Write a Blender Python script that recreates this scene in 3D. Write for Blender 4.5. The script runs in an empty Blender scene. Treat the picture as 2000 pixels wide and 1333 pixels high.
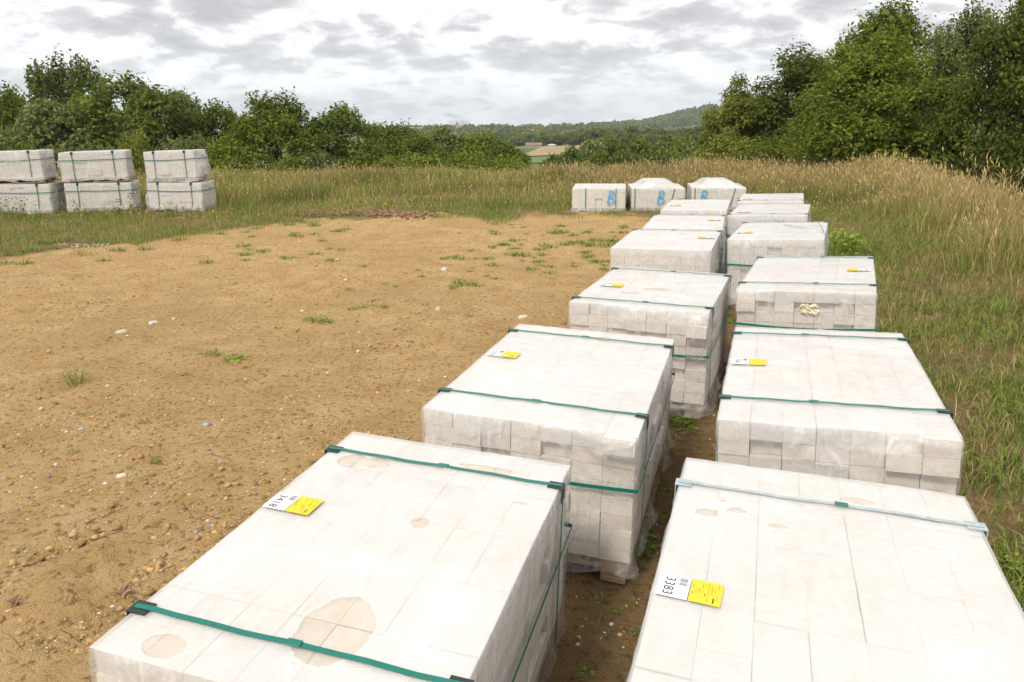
import bpy, bmesh, math, random
import numpy as np
from mathutils import Matrix, Vector
R = math.radians
rng = np.random.default_rng(7)
random.seed(7)
scene = bpy.context.scene
COL = scene.collection

# ------------------------------------------------------------------ camera
F_PX, CY_PX, PITCH, ROLL, CAM_H = 1465.0, 580.0, R(13.219), R(0.513), 1.6706   # in pixels of the 2000 px wide photograph
cam = bpy.data.cameras.new('camera'); camo = bpy.data.objects.new('camera', cam); COL.objects.link(camo)
cam.sensor_width = 36.0; cam.lens = F_PX / 2000 * 36.0; cam.shift_y = -(666.5 - CY_PX) / 2000
cam.clip_start = 0.05; cam.clip_end = 9000
fwd = Vector((0, math.cos(PITCH), -math.sin(PITCH))); up0 = Vector((0, math.sin(PITCH), math.cos(PITCH))); r0 = Vector((1, 0, 0))
rt = r0 * math.cos(ROLL) - up0 * math.sin(ROLL); up = up0 * math.cos(ROLL) + r0 * math.sin(ROLL)
M4 = Matrix((rt, up, -fwd)).transposed().to_4x4(); M4.translation = (0, 0, CAM_H)
camo.matrix_world = M4
scene.camera = camo

# ------------------------------------------------------------------ sky, sun, exposure
SUN_EL, SUN_AZ = R(52), R(215)          # azimuth measured clockwise from +Y: the light comes from behind left of the camera
w = bpy.data.worlds.new('World'); scene.world = w; w.use_nodes = True
nt = w.node_tree; nt.nodes.clear()
def N(t, kind, **kw):
    n = t.nodes.new(kind)
    for k, v in kw.items():
        if k in n.inputs: n.inputs[k].default_value = v
        else: setattr(n, k, v)
    return n
def mathn(t, op, a, b=None, clamp=False):
    n = t.nodes.new('ShaderNodeMath'); n.operation = op; n.use_clamp = clamp
    for i, v in enumerate((a, b)):
        if v is None: continue
        if isinstance(v, (int, float)): n.inputs[i].default_value = v
        else: t.links.new(v, n.inputs[i])
    return n.outputs[0]
def ramp(t, fac, stops, interp='LINEAR'):
    n = t.nodes.new('ShaderNodeValToRGB'); n.color_ramp.interpolation = interp
    e = n.color_ramp.elements
    while len(e) < len(stops): e.new(0.5)
    for el, (p, c) in zip(e, stops):
        el.position = p; el.color = (c, c, c, 1) if isinstance(c, (int, float)) else (*c, 1)
    t.links.new(fac, n.inputs[0]); return n.outputs[0]
def mixc(t, fac, a, b, kind='MIX'):
    n = t.nodes.new('ShaderNodeMix'); n.data_type = 'RGBA'; n.blend_type = kind
    for i, v in ((0, fac), (6, a), (7, b)):
        if isinstance(v, (int, float)): n.inputs[i].default_value = v
        elif isinstance(v, tuple): n.inputs[i].default_value = (*v, 1)
        else: t.links.new(v, n.inputs[i])
    return n.outputs[2]
def noise(t, vec, scale, detail=4, rough=.55, dist=0.0, out=0):
    n = N(t, 'ShaderNodeTexNoise', Scale=scale, Detail=detail, Roughness=rough, Distortion=dist)
    if vec is not None: t.links.new(vec, n.inputs['Vector'])
    return n.outputs[out]

sky = N(nt, 'ShaderNodeTexSky', sky_type='NISHITA', sun_disc=False, sun_elevation=SUN_EL, sun_rotation=SUN_AZ, dust_density=2.0)
tc = N(nt, 'ShaderNodeTexCoord')
sep = N(nt, 'ShaderNodeSeparateXYZ'); nt.links.new(tc.outputs['Generated'], sep.inputs[0])
zz = mathn(nt, 'ADD', mathn(nt, 'MAXIMUM', sep.outputs[2], 0.0), 0.30)
cmb = N(nt, 'ShaderNodeCombineXYZ')
nt.links.new(mathn(nt, 'DIVIDE', sep.outputs[0], zz), cmb.inputs[0]); nt.links.new(mathn(nt, 'DIVIDE', sep.outputs[1], zz), cmb.inputs[1])
cmb.inputs[2].default_value = 3.7
P = cmb.outputs[0]
def cloud_density(vec):
    big = noise(nt, vec, 1.9, 3, .5, .3); fine = noise(nt, vec, 7.0, 5, .62, .4)
    return mathn(nt, 'ADD', mathn(nt, 'MULTIPLY', big, .68), mathn(nt, 'MULTIPLY', fine, .32))
def scaled(vec, k):
    n = N(nt, 'ShaderNodeVectorMath', operation='MULTIPLY'); nt.links.new(vec, n.inputs[0]); n.inputs[1].default_value = (k, k, 1); return n.outputs[0]
dens = cloud_density(P); dens_low = cloud_density(scaled(P, 1.07))
cover = ramp(nt, dens, [(.34, 0.0), (.42, 1.0)])
# a heap of cloud shows its sunlit flank above and its grey flat base below
flank = mathn(nt, 'MULTIPLY', mathn(nt, 'SUBTRACT', dens_low, dens), 2.6)
thick = mathn(nt, 'MULTIPLY', mathn(nt, 'SUBTRACT', dens, .50), -2.2)
lit = mathn(nt, 'ADD', mathn(nt, 'ADD', flank, thick), .52, True)
shade = ramp(nt, lit, [(.06, (.335, .339, .347)), (.36, (.425, .429, .437)), (.54, (.575, .579, .585)), (.72, (.67, .672, .675)), (.95, (.72, .722, .725))])
horizon = ramp(nt, sep.outputs[2], [(0.0, .6), (.10, 0.0)])
shade = mixc(nt, horizon, shade, (.62, .65, .67))
bg_sky = N(nt, 'ShaderNodeBackground', Strength=.12); nt.links.new(sky.outputs[0], bg_sky.inputs[0])
bg_cl = N(nt, 'ShaderNodeBackground', Strength=1.0); nt.links.new(shade, bg_cl.inputs[0])
mx = N(nt, 'ShaderNodeMixShader'); nt.links.new(cover, mx.inputs[0]); nt.links.new(bg_sky.outputs[0], mx.inputs[1]); nt.links.new(bg_cl.outputs[0], mx.inputs[2])
wo = N(nt, 'ShaderNodeOutputWorld'); nt.links.new(mx.outputs[0], wo.inputs[0])

sl = bpy.data.lights.new('sun', 'SUN'); sl.energy = 1.5; sl.angle = R(11); sl.color = (1, .95, .87)
so = bpy.data.objects.new('sun', sl); COL.objects.link(so)
sd = Vector((math.sin(SUN_AZ) * math.cos(SUN_EL), math.cos(SUN_AZ) * math.cos(SUN_EL), math.sin(SUN_EL)))
so.rotation_euler = sd.to_track_quat('Z', 'Y').to_euler(); so.location = (0, 0, 30)
vs = scene.view_settings; vs.view_transform = 'Standard'; vs.look = 'None'; vs.gamma = 1; vs.exposure = 0.87; vs.use_curve_mapping = False
scene.cycles.transparent_max_bounces = 10
scene.cycles.max_bounces = 5; scene.cycles.diffuse_bounces = 2; scene.cycles.volume_bounces = 0

# ------------------------------------------------------------------ helpers
def pix(px, py, depth=None, z=None):
    """a pixel of the photograph gives a direction; its distance comes from the height or depth of what it touches"""
    X = (px - 1000) / F_PX; Y = (py - CY_PX) / F_PX
    d = rt * X - up * Y + fwd
    t = depth / d.y if depth is not None else (z - CAM_H) / d.z
    return Vector((0, 0, CAM_H)) + d * t

def tag(o, label, cat, group=None):
    o['label'] = label; o['category'] = cat
    if group: o['group'] = group
    return o
def kind(o, k): o['kind'] = k; return o
def link(name, data, parent=None, M=None):
    o = bpy.data.objects.new(name, data); COL.objects.link(o)
    if parent: o.parent = parent
    if M is not None: o.matrix_local = M
    return o
def empty(name, M):
    o = bpy.data.objects.new(name, None); COL.objects.link(o); o.empty_display_size = .1; o.matrix_world = M; return o
def mesh(name, V, Fc, mat, smooth=False):
    me = bpy.data.meshes.new(name); me.from_pydata([tuple(v) for v in V], [], [tuple(f) for f in Fc]); me.update()
    if mat: me.materials.append(mat)
    if smooth: me.polygons.foreach_set('use_smooth', [True] * len(me.polygons))
    return me
def npmesh(name, V, Q=None, T=None, mat=None, col=None, smooth=False):
    """fast mesh from arrays of quads and triangles, with an optional per-point colour"""
    V = np.asarray(V, np.float32)
    me = bpy.data.meshes.new(name); me.vertices.add(len(V)); me.vertices.foreach_set('co', V.ravel())
    loops = []; starts = []; n = 0
    if Q is not None and len(Q):
        loops.append(np.asarray(Q).ravel()); starts.append(np.arange(len(Q)) * 4); n = len(Q) * 4
    if T is not None and len(T):
        loops.append(np.asarray(T).ravel()); starts.append(n + np.arange(len(T)) * 3)
    L = np.concatenate(loops).astype(np.int32); S = np.concatenate(starts).astype(np.int32)
    me.loops.add(len(L)); me.loops.foreach_set('vertex_index', L)
    me.polygons.add(len(S)); me.polygons.foreach_set('loop_start', S)
    if smooth: me.polygons.foreach_set('use_smooth', np.ones(len(S), bool))
    me.update(calc_edges=True); me.validate()
    if col is not None:
        a = me.attributes.new('col', 'FLOAT_COLOR', 'POINT')
        c = np.ones((len(V), 4), np.float32); c[:, :3] = col; a.data.foreach_set('color', c.ravel())
    if mat: me.materials.append(mat)
    return me
def box_bm(bm, c, s, rot=None):
    m = Matrix.Translation(c) @ (rot.to_4x4() if rot else Matrix()) @ Matrix.Diagonal((*s, 1))
    bmesh.ops.create_cube(bm, size=1, matrix=m)
def bm_mesh(name, bm, mat, bevel=0, smooth=False):
    if bevel: bmesh.ops.bevel(bm, geom=bm.edges[:], offset=bevel, segments=1, affect='EDGES')
    me = bpy.data.meshes.new(name); bm.to_mesh(me); bm.free()
    if mat: me.materials.append(mat)
    if smooth: me.polygons.foreach_set('use_smooth', [True] * len(me.polygons))
    return me
_perm = np.random.default_rng(3).random((256, 256))
def vnoise(x, y, s):
    x = np.asarray(x, float) * s + 1000.3; y = np.asarray(y, float) * s + 700.7
    xi = np.floor(x).astype(int); yi = np.floor(y).astype(int); fx = x - xi; fy = y - yi
    fx = fx * fx * (3 - 2 * fx); fy = fy * fy * (3 - 2 * fy)
    g = lambda a, b: _perm[a % 256, b % 256]
    return ((g(xi, yi) * (1 - fx) + g(xi + 1, yi) * fx) * (1 - fy) + (g(xi, yi + 1) * (1 - fx) + g(xi + 1, yi + 1) * fx) * fy) * 2 - 1
def fbm(x, y, s, o=4):
    t = 0; a = 1
    for i in range(o): t = t + a * vnoise(x + 17.1 * i, y - 9.3 * i, s * 2.03 ** i); a *= .5
    return t
def sstep(a, b, x):
    t = np.clip((np.asarray(x, float) - a) / (b - a), 0, 1); return t * t * (3 - 2 * t)

# ------------------------------------------------------------------ materials
def newmat(name):
    m = bpy.data.materials.new(name); m.use_nodes = True; t = m.node_tree; t.nodes.clear()
    out = t.nodes.new('ShaderNodeOutputMaterial'); b = t.nodes.new('ShaderNodeBsdfPrincipled'); t.links.new(b.outputs[0], out.inputs[0])
    return m, t, b, out
def bump(t, b, h, strength, dist):
    n = N(t, 'ShaderNodeBump', Strength=strength, Distance=dist); t.links.new(h, n.inputs['Height']); t.links.new(n.outputs[0], b.inputs['Normal'])
def objco(t): return N(t, 'ShaderNodeTexCoord').outputs['Object']
def plain(name, c, rough=.6, var=.15, scale=30, metal=0, bmp=0.0, spec=.5):
    m, t, b, o = newmat(name); v = objco(t)
    n = noise(t, v, scale, 5, .6)
    lo = tuple(x * (1 - var) for x in c); hi = tuple(min(1, x * (1 + var)) for x in c)
    t.links.new(ramp(t, n, [(.3, lo), (.7, hi)]), b.inputs['Base Color'])
    b.inputs['Roughness'].default_value = rough; b.inputs['Metallic'].default_value = metal; b.inputs['Specular IOR Level'].default_value = spec
    if bmp: bump(t, b, n, bmp, .01)
    return m
def attr_mat(name, trans=.3, rough=.6, gain=1.0, spec=.25):
    m, t, b, o = newmat(name)
    a = N(t, 'ShaderNodeAttribute', attribute_name='col')
    oi = N(t, 'ShaderNodeObjectInfo')
    g = mathn(t, 'ADD', mathn(t, 'MULTIPLY', oi.outputs['Random'], .3), .85)
    c = mixc(t, 1.0, a.outputs['Color'], N(t, 'ShaderNodeCombineColor').outputs[0], 'MULTIPLY')
    cc = t.nodes[-1]
    vm = N(t, 'ShaderNodeVectorMath', operation='SCALE'); t.links.new(a.outputs['Color'], vm.inputs[0]); t.links.new(mathn(t, 'MULTIPLY', g, gain), vm.inputs['Scale'])
    t.links.new(vm.outputs[0], b.inputs['Base Color']); b.inputs['Roughness'].default_value = rough; b.inputs['Specular IOR Level'].default_value = spec
    if trans:
        tr = t.nodes.new('ShaderNodeBsdfTranslucent'); t.links.new(vm.outputs[0], tr.inputs[0])
        ms = t.nodes.new('ShaderNodeMixShader'); ms.inputs[0].default_value = trans
        t.links.new(b.outputs[0], ms.inputs[1]); t.links.new(tr.outputs[0], ms.inputs[2]); t.links.new(ms.outputs[0], o.inputs[0])
    return m
def mat_brick():
    m, t, b, o = newmat('pale_brick'); v = objco(t)
    oi = N(t, 'ShaderNodeObjectInfo')
    vv = N(t, 'ShaderNodeVectorMath', operation='ADD'); t.links.new(v, vv.inputs[0])
    cx = N(t, 'ShaderNodeCombineXYZ'); t.links.new(mathn(t, 'MULTIPLY', oi.outputs['Random'], 60.0), cx.inputs[0]); t.links.new(cx.outputs[0], vv.inputs[1])
    n = noise(t, vv.outputs[0], 3.0, 8, .65); g = noise(t, vv.outputs[0], 38, 3, .7)
    base = ramp(t, n, [(.3, (.66, .575, .485)), (.5, (.76, .70, .63)), (.72, (.82, .785, .735))])
    tint = ramp(t, oi.outputs['Random'], [(0, (.93, .90, .88)), (.35, (1, .99, .97)), (.7, (.98, .95, .91)), (1, (.88, .88, .89))])
    base = mixc(t, 1.0, base, tint, 'MULTIPLY')
    base = mixc(t, ramp(t, g, [(.60, 0.0), (.75, .2)]), base, (.48, .40, .33))
    t.links.new(base, b.inputs['Base Color']); b.inputs['Roughness'].default_value = .85; b.inputs['Specular IOR Level'].default_value = .2
    bump(t, b, g, .25, .004); return m
def mat_film(relief=.35, side=(.12, .20, .50)):
    """stretch film: milky where it is loose or doubled, clear where it clings to the bricks"""
    m, t, b, o = newmat('stretch_film'); v = objco(t)
    oi = N(t, 'ShaderNodeObjectInfo')
    vv = N(t, 'ShaderNodeVectorMath', operation='ADD'); t.links.new(v, vv.inputs[0])
    cx = N(t, 'ShaderNodeCombineXYZ'); k = mathn(t, 'MULTIPLY', oi.outputs['Random'], 37.0)
    t.links.new(k, cx.inputs[0]); t.links.new(k, cx.inputs[1]); t.links.new(cx.outputs[0], vv.inputs[1]); V = vv.outputs[0]
    tcn = N(t, 'ShaderNodeTexCoord'); sn = N(t, 'ShaderNodeSeparateXYZ'); t.links.new(tcn.outputs['Normal'], sn.inputs[0])
    so_ = N(t, 'ShaderNodeSeparateXYZ'); t.links.new(v, so_.inputs[0])
    a = N(t, 'ShaderNodeAttribute', attribute_name='col')          # r: 1 on the top sheet and its drape, 0 on the walls
    sa = N(t, 'ShaderNodeSeparateColor'); t.links.new(a.outputs['Color'], sa.inputs[0])
    top = sa.outputs[0]; drape = sa.outputs[1]
    big = noise(t, V, 2.6, 3, .55, .8); med = noise(t, V, 11, 3, .6, 1.2)
    op_top = ramp(t, big, [(.3, .38), (.5, .54), (.7, .74)])
    op_side = ramp(t, med, [(.35, side[0]), (.55, side[1]), (.74, side[2])])
    # vertical streaks of doubled film on the walls
    mp = N(t, 'ShaderNodeMapping'); t.links.new(V, mp.inputs[0]); mp.inputs['Scale'].default_value = (9, 9, 1.6)
    st = noise(t, mp.outputs[0], 2.2, 3, .6, .6)
    op_side = mathn(t, 'ADD', op_side, ramp(t, st, [(.56, 0.0), (.72, .35)]))
    wob = mathn(t, 'ADD', drape, mathn(t, 'MULTIPLY', mathn(t, 'SUBTRACT', noise(t, V, 3.3, 3, .5), .5), 1.1))
    dr = ramp(t, wob, [(.55, 0.0), (.60, .15)])
    op_side = mathn(t, 'ADD', op_side, dr, True)
    # clinging oval spots
    dv = N(t, 'ShaderNodeVectorMath', operation='ADD'); t.links.new(V, dv.inputs[0])
    dn = N(t, 'ShaderNodeVectorMath', operation='SCALE'); t.links.new(noise(t, V, 7, 3, .5, 0, 1), dn.inputs[0]); dn.inputs['Scale'].default_value = .09; t.links.new(dn.outputs[0], dv.inputs[1])
    vo = N(t, 'ShaderNodeTexVoronoi', Scale=3.1); t.links.new(dv.outputs[0], vo.inputs['Vector'])
    sc = N(t, 'ShaderNodeSeparateColor'); t.links.new(vo.outputs['Color'], sc.inputs[0])
    rad = mathn(t, 'MULTIPLY', mathn(t, 'SUBTRACT', sc.outputs[0], .74), .8)
    spot = mathn(t, 'SUBTRACT', rad, vo.outputs['Distance'])
    sp = ramp(t, mathn(t, 'ADD', mathn(t, 'MULTIPLY', spot, 6.0), .5), [(.5, 0.0), (.54, 1.0)])
    ex = mathn(t, 'ADD', sa.outputs[2], mathn(t, 'MULTIPLY', mathn(t, 'SUBTRACT', noise(t, V, 9, 4, .6), .5), .5))
    sp = mathn(t, 'MAXIMUM', sp, ramp(t, ex, [(.50, 0.0), (.54, 1.0)]))
    rim = ramp(t, ex, [(.42, 0.0), (.49, .10), (.52, 0.0)])
    op = N(t, 'ShaderNodeMix'); t.links.new(top, op.inputs[0]); t.links.new(op_side, op.inputs[2]); t.links.new(op_top, op.inputs[3])
    fac = mathn(t, 'MULTIPLY', op.outputs[0], mathn(t, 'SUBTRACT', 1.0, mathn(t, 'MULTIPLY', sp, .30)))
    vc = N(t, 'ShaderNodeTexVoronoi', feature='DISTANCE_TO_EDGE', Scale=2.1); cv = N(t, 'ShaderNodeVectorMath', operation='MULTIPLY_ADD')
    t.links.new(noise(t, V, 2.2, 2, .5, 0, 1), cv.inputs[0]); cv.inputs[1].default_value = (.22, .22, .22); t.links.new(V, cv.inputs[2]); t.links.new(cv.outputs[0], vc.inputs['Vector'])
    crease = mathn(t, 'MULTIPLY', ramp(t, vc.outputs['Distance'], [(0.0, 1.0), (.022, 0.0)]), ramp(t, big, [(.42, 0.0), (.62, 1.0)]))
    fac = mathn(t, 'ADD', mathn(t, 'ADD', fac, rim, True), mathn(t, 'MULTIPLY', crease, .13), True)
    wr = noise(t, mp.outputs[0], 4.0, 4, .7, 1.5); crs = noise(t, V, 60, 1, .6)
    hh = mathn(t, 'ADD', mathn(t, 'ADD', wr, mathn(t, 'MULTIPLY', crs, .25)), mathn(t, 'MULTIPLY', crease, .35))
    bump(t, b, hh, relief, .01)
    t.links.new(mixc(t, mathn(t, 'MULTIPLY', sp, .8), ramp(t, noise(t, V, 1.7, 3, .6), [(.3, (.82, .80, .775)), (.65, (.875, .868, .858))]), (.74, .62, .50)), b.inputs['Base Color'])
    b.inputs['Roughness'].default_value = .24; b.inputs['Specular IOR Level'].default_value = .5
    tp = t.nodes.new('ShaderNodeBsdfTransparent'); ms = t.nodes.new('ShaderNodeMixShader')
    t.links.new(fac, ms.inputs[0]); t.links.new(tp.outputs[0], ms.inputs[1]); t.links.new(b.outputs[0], ms.inputs[2]); t.links.new(ms.outputs[0], o.inputs[0])
    return m
def mat_ground():
    m, t, b, o = newmat('ground_soil'); g = N(t, 'ShaderNodeNewGeometry'); v = g.outputs['Position']
    a = N(t, 'ShaderNodeAttribute', attribute_name='col'); sa = N(t, 'ShaderNodeSeparateColor'); t.links.new(a.outputs['Color'], sa.inputs[0])
    n1 = noise(t, v, .55, 6, .6, .4); n2 = noise(t, v, 3.2, 7, .65, .3); n3 = noise(t, v, 26, 6, .7); n4 = noise(t, v, 130, 3, .65)
    sand = ramp(t, n2, [(.28, (.50, .305, .12)), (.48, (.63, .41, .18)), (.70, (.72, .505, .255))])
    sand = mixc(t, ramp(t, n1, [(.46, 0.0), (.62, .65)]), sand, (.52, .33, .145))
    sand = mixc(t, ramp(t, n3, [(.38, .85), (.46, 0.0)]), sand, (.25, .155, .065))
    sand = mixc(t, ramp(t, n4, [(.62, 0.0), (.74, .7)]), sand, (.56, .46, .33))
    sand = mixc(t, ramp(t, n4, [(.26, .7), (.36, 0.0)]), sand, (.14, .11, .075))
    # soft shade in the alley between the pallet rows, painted into the soil colour
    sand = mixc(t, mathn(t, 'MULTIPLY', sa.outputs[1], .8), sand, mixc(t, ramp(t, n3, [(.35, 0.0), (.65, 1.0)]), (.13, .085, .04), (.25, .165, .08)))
    turf = ramp(t, n3, [(.3, (.12, .09, .04)), (.5, (.23, .165, .075)), (.7, (.17, .165, .055))])
    turf = mixc(t, ramp(t, n2, [(.46, 0.0), (.60, .8)]), turf, mixc(t, ramp(t, n3, [(.35, 0.0), (.65, 1.0)]), (.24, .155, .07), (.44, .30, .15)))
    fields = ramp(t, noise(t, v, .012, 3, .5), [(.38, (.075, .12, .03)), (.5, (.12, .16, .045)), (.62, (.24, .20, .085))])
    c = mixc(t, sa.outputs[0], turf, sand); c = mixc(t, sa.outputs[2], c, fields)
    t.links.new(c, b.inputs['Base Color']); b.inputs['Roughness'].default_value = .95; b.inputs['Specular IOR Level'].default_value = .1
    h = mathn(t, 'ADD', mathn(t, 'MULTIPLY', n3, 1.0), mathn(t, 'MULTIPLY', n4, .35))
    bump(t, b, h, 1.0, .05); return m
def mat_wood():
    m, t, b, o = newmat('pallet_wood'); v = objco(t)
    mp = N(t, 'ShaderNodeMapping'); t.links.new(v, mp.inputs[0]); mp.inputs['Scale'].default_value = (3, 40, 40)
    n = noise(t, mp.outputs[0], 2, 5, .6, .6); oi = N(t, 'ShaderNodeObjectInfo')
    c = ramp(t, n, [(.3, (.27, .165, .075)), (.6, (.45, .30, .15)), (.8, (.52, .38, .22))])
    c = mixc(t, mathn(t, 'MULTIPLY', oi.outputs['Random'], .5), c, (.30, .25, .2))
    t.links.new(c, b.inputs['Base Color']); b.inputs['Roughness'].default_value = .8; bump(t, b, n, .3, .004); return m

M_BRICK = mat_brick(); M_FILM = mat_film(); M_FILM2 = mat_film(.10, (.26, .36, .60)); M_GROUND = mat_ground(); M_WOOD = mat_wood()
M_STRAP = plain('green_strap', (.004, .17, .125), .42, .12, 60)
M_DULL = plain('film_covered_strap', (.40, .46, .47), .45, .2, 40)
M_PAD = plain('dark_corner_pad', (.02, .03, .03), .5, .3, 40)
M_PAPER = plain('label_paper', (.84, .84, .85), .5, .03, 20)
M_YELLOW = plain('label_yellow', (.84, .60, .03), .5, .05, 60)
M_PRINT = plain('yellow_print', (.62, .42, .005), .5, .1, 60)
M_INK = plain('black_ink', (.015, .014, .02), .5, .1, 60)
M_GREY = plain('barcode_ink', (.26, .26, .29), .5, .1, 60)
M_SPRAY = plain('blue_spray_paint', (.03, .42, .78), .6, .25, 25)
M_BARK = plain('bark', (.085, .065, .05), .9, .4, 12, 0, .6, .15)
M_LEAF = attr_mat('leaves', .42, .65, 1.0, .06)
M_GRASS = attr_mat('grass_blades', .35, .7, 1.0, .06)
M_STONE = attr_mat('stone_grain', 0, .85)
M_CLOD = attr_mat('soil_clod', 0, .95)
M_SACK = plain('cream_plastic', (.74, .66, .48), .5, .06, 12, 0, .1)
M_WALL = plain('rendered_wall', (.62, .56, .48), .85, .1, .5)
M_TILE = plain('roof_tile', (.27, .155, .105), .8, .2, 1.2)
M_STONEW = plain('church_stone', (.42, .31, .24), .9, .15, .4)
M_SLATE = plain('slate_roof', (.17, .12, .11), .7, .2, .6)
M_STUBBLE = plain('stubble', (.33, .24, .115), .95, .25, .09)
M_MEADOWF = plain('pasture', (.11, .19, .045), .95, .25, .06)

# ------------------------------------------------------------------ terrain
PROF_Y = np.array([-60, 20, 26, 40, 60, 100, 150, 250, 300, 400, 520, 700, 900, 1400, 2000, 3000, 6000.])
PROF_Z = np.array([0, 0, -.12, -1.7, -4.2, -8.2, -11.5, -13.4, -12.6, -10.0, -15.5, -19, -20, -17.5, -25, -60, -250.])
def row_s(x, y): return x - (1.15 + .32 * (y - 1.5))
def base_z(x, y):
    z = np.interp(y, PROF_Y, PROF_Z)
    s = row_s(x, y)
    bank = .26 * sstep(.7, 2.3, s) * sstep(3.5, 7.5, y) * (1 - sstep(2.6, 4.8, s)) * (1 - sstep(20, 27, y))
    drop = -2.6 * sstep(2.6, 8.0, s) * sstep(3.0, 8, y) * (1 - sstep(60, 120, y))
    left = -1.3 * sstep(14, 40, -x) * sstep(10, 30, y) * (1 - sstep(60, 120, y))
    hill = 38 * np.exp(-((x - 475) / 105) ** 2 - ((y - 1800) / 330) ** 2) + 8 * np.exp(-((x - 330) / 170) ** 2 - ((y - 1750) / 300) ** 2)
    roll_ = fbm(x, y, 1 / 160., 3) * 2.2 * sstep(140, 500, y)
    return z + bank + drop + left + hill + roll_
def fine_z(x, y):
    near = np.exp(-np.maximum(np.hypot(x, y) - 12, 0) / 8)
    lump = fbm(x, y, 1.1, 3) * .012 + fbm(x, y, 5.5, 3) * .006
    tex = np.maximum(fbm(x, y, 9, 3) - .45, 0) * .022 * sstep(-.3, .6, fbm(x, y, .8, 2))
    return (lump + tex) * near
def soil_limit(x):
    return np.interp(x, [-14, -9, -6.7, -5.2, -4.5, -3.5, -1.9, 1.0, 2.2, 6], [7.2, 8.4, 9.6, 10.6, 12.0, 13.0, 13.6, 13.7, 12.8, 12.0]) + .55 * fbm(x, x * .3 + 5, 1.1, 3)
def is_soil(x, y):
    a = 1 - sstep(-.45, .35, y - soil_limit(x) + .5 * fbm(x, y, 1.7, 3))
    s = row_s(x, y) + .22 * fbm(x, y, 2.0, 3)
    return a * (1 - sstep(.0, .35, s)) 
def axis(segs):
    out = []
    for a, b_, st in segs: out += list(np.arange(a, b_, st))
    return np.array(out)
def geo(a, b_, r, first):
    out = [a]; st = first
    while out[-1] < b_: out.append(out[-1] + st); st *= r
    return out
xs = np.array([-v for v in geo(9, 4000, 1.14, .12)[::-1]][:-1] + list(np.arange(-9, 5, .045)) + geo(5, 4000, 1.14, .1))
ys = np.array([-v for v in geo(.3, 200, 1.35, .3)[::-1]] + list(np.arange(-.25, 6, .035)) + list(np.arange(6, 15, .06)) + geo(15, 6000, 1.055, .09))
GX, GY = np.meshgrid(xs, ys)
GZ = base_z(GX, GY) + fine_z(GX, GY)
# wheel ruts and scraped ridges pressed into the yard
def rut(px0, py0, px1, py1, wd, dp):
    a = pix(px0, py0, z=0); b_ = pix(px1, py1, z=0); d = (b_ - a); L = d.length; d /= L
    u = (GX - a.x) * d.x + (GY - a.y) * d.y; v = -(GX - a.x) * d.y + (GY - a.y) * d.x + .05 * vnoise(GX, GY, 2)
    m = sstep(0, .25, u) * (1 - sstep(L - .25, L, u))
    return m * (-dp * np.exp(-(v / wd) ** 2) + .7 * dp * np.exp(-((np.abs(v) - 1.7 * wd) / (.6 * wd)) ** 2))
for a in ((0, 700, 160, 683, .07, .028), (20, 830, 250, 650, .10, .016), (0, 1120, 330, 960, .11, .02), (640, 690, 1060, 640, .1, .012), (0, 610, 420, 560, .1, .015)): GZ += rut(*a)
for px, py, r, h in ((150, 1130, .16, .05), (215, 1090, .14, .04), (275, 885, .06, .03), (120, 1180, .10, .045), (1045, 632, .16, .05), (560, 900, .08, .02), (380, 935, .1, .02)):
    p = pix(px, py, z=0); GZ += h * np.exp(-((GX - p.x) ** 2 + (GY - p.y) ** 2) / r ** 2) * (1 + .6 * fbm(GX, GY, 14, 3))
nx, ny = len(xs), len(ys)
idx = np.arange(nx * ny).reshape(ny, nx)
Q = np.stack([idx[:-1, :-1], idx[:-1, 1:], idx[1:, 1:], idx[1:, :-1]], -1).reshape(-1, 4)
soilm = is_soil(GX, GY)
row_shade = np.exp(-((row_s(GX, GY) + .95) / .85) ** 2) * sstep(.0, 1, GY) * (1 - sstep(11, 13, GY))
farm = sstep(35, 90, np.hypot(GX, GY))
ground = link('ground', npmesh('ground', np.stack([GX, GY, GZ], -1).reshape(-1, 3), Q, None, M_GROUND, np.stack([soilm, row_shade, farm], -1).reshape(-1, 3), True))
kind(ground, 'structure')
def gz(x, y): return base_z(x, y) + fine_z(x, y)

# far fields on the slopes across the valley
def field(name, poly, mat):
    """poly: (pixel x, distance) corners of a strip laid on the terrain"""
    V = []; Fq = []; n = 14
    (a, b_, c, d) = [np.array(((px - 1000) / F_PX * D * 1.02, D)) for px, D in poly]
    for i in range(n + 1):
        for j in range(n + 1):
            u, v = i / n, j / n
            p = (a * (1 - u) + b_ * u) * (1 - v) + (d * (1 - u) + c * u) * v
            V.append((p[0], p[1], float(base_z(p[0], p[1])) + .35))
    for i in range(n):
        for j in range(n): k = i * (n + 1) + j; Fq.append((k, k + n + 1, k + n + 2, k + 1))
    return kind(link(name, mesh(name, V, Fq, mat, True)), 'structure')
field('stubble_field', [(1012, 308), (1150, 318), (1190, 398), (1062, 392)], M_STUBBLE)
field('pasture', [(985, 268), (1130, 268), (1130, 304), (1008, 304)], M_MEADOWF)
field('straw_field', [(700, 1120), (1000, 1120), (1010, 1250), (700, 1250)], M_STUBBLE)

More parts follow.
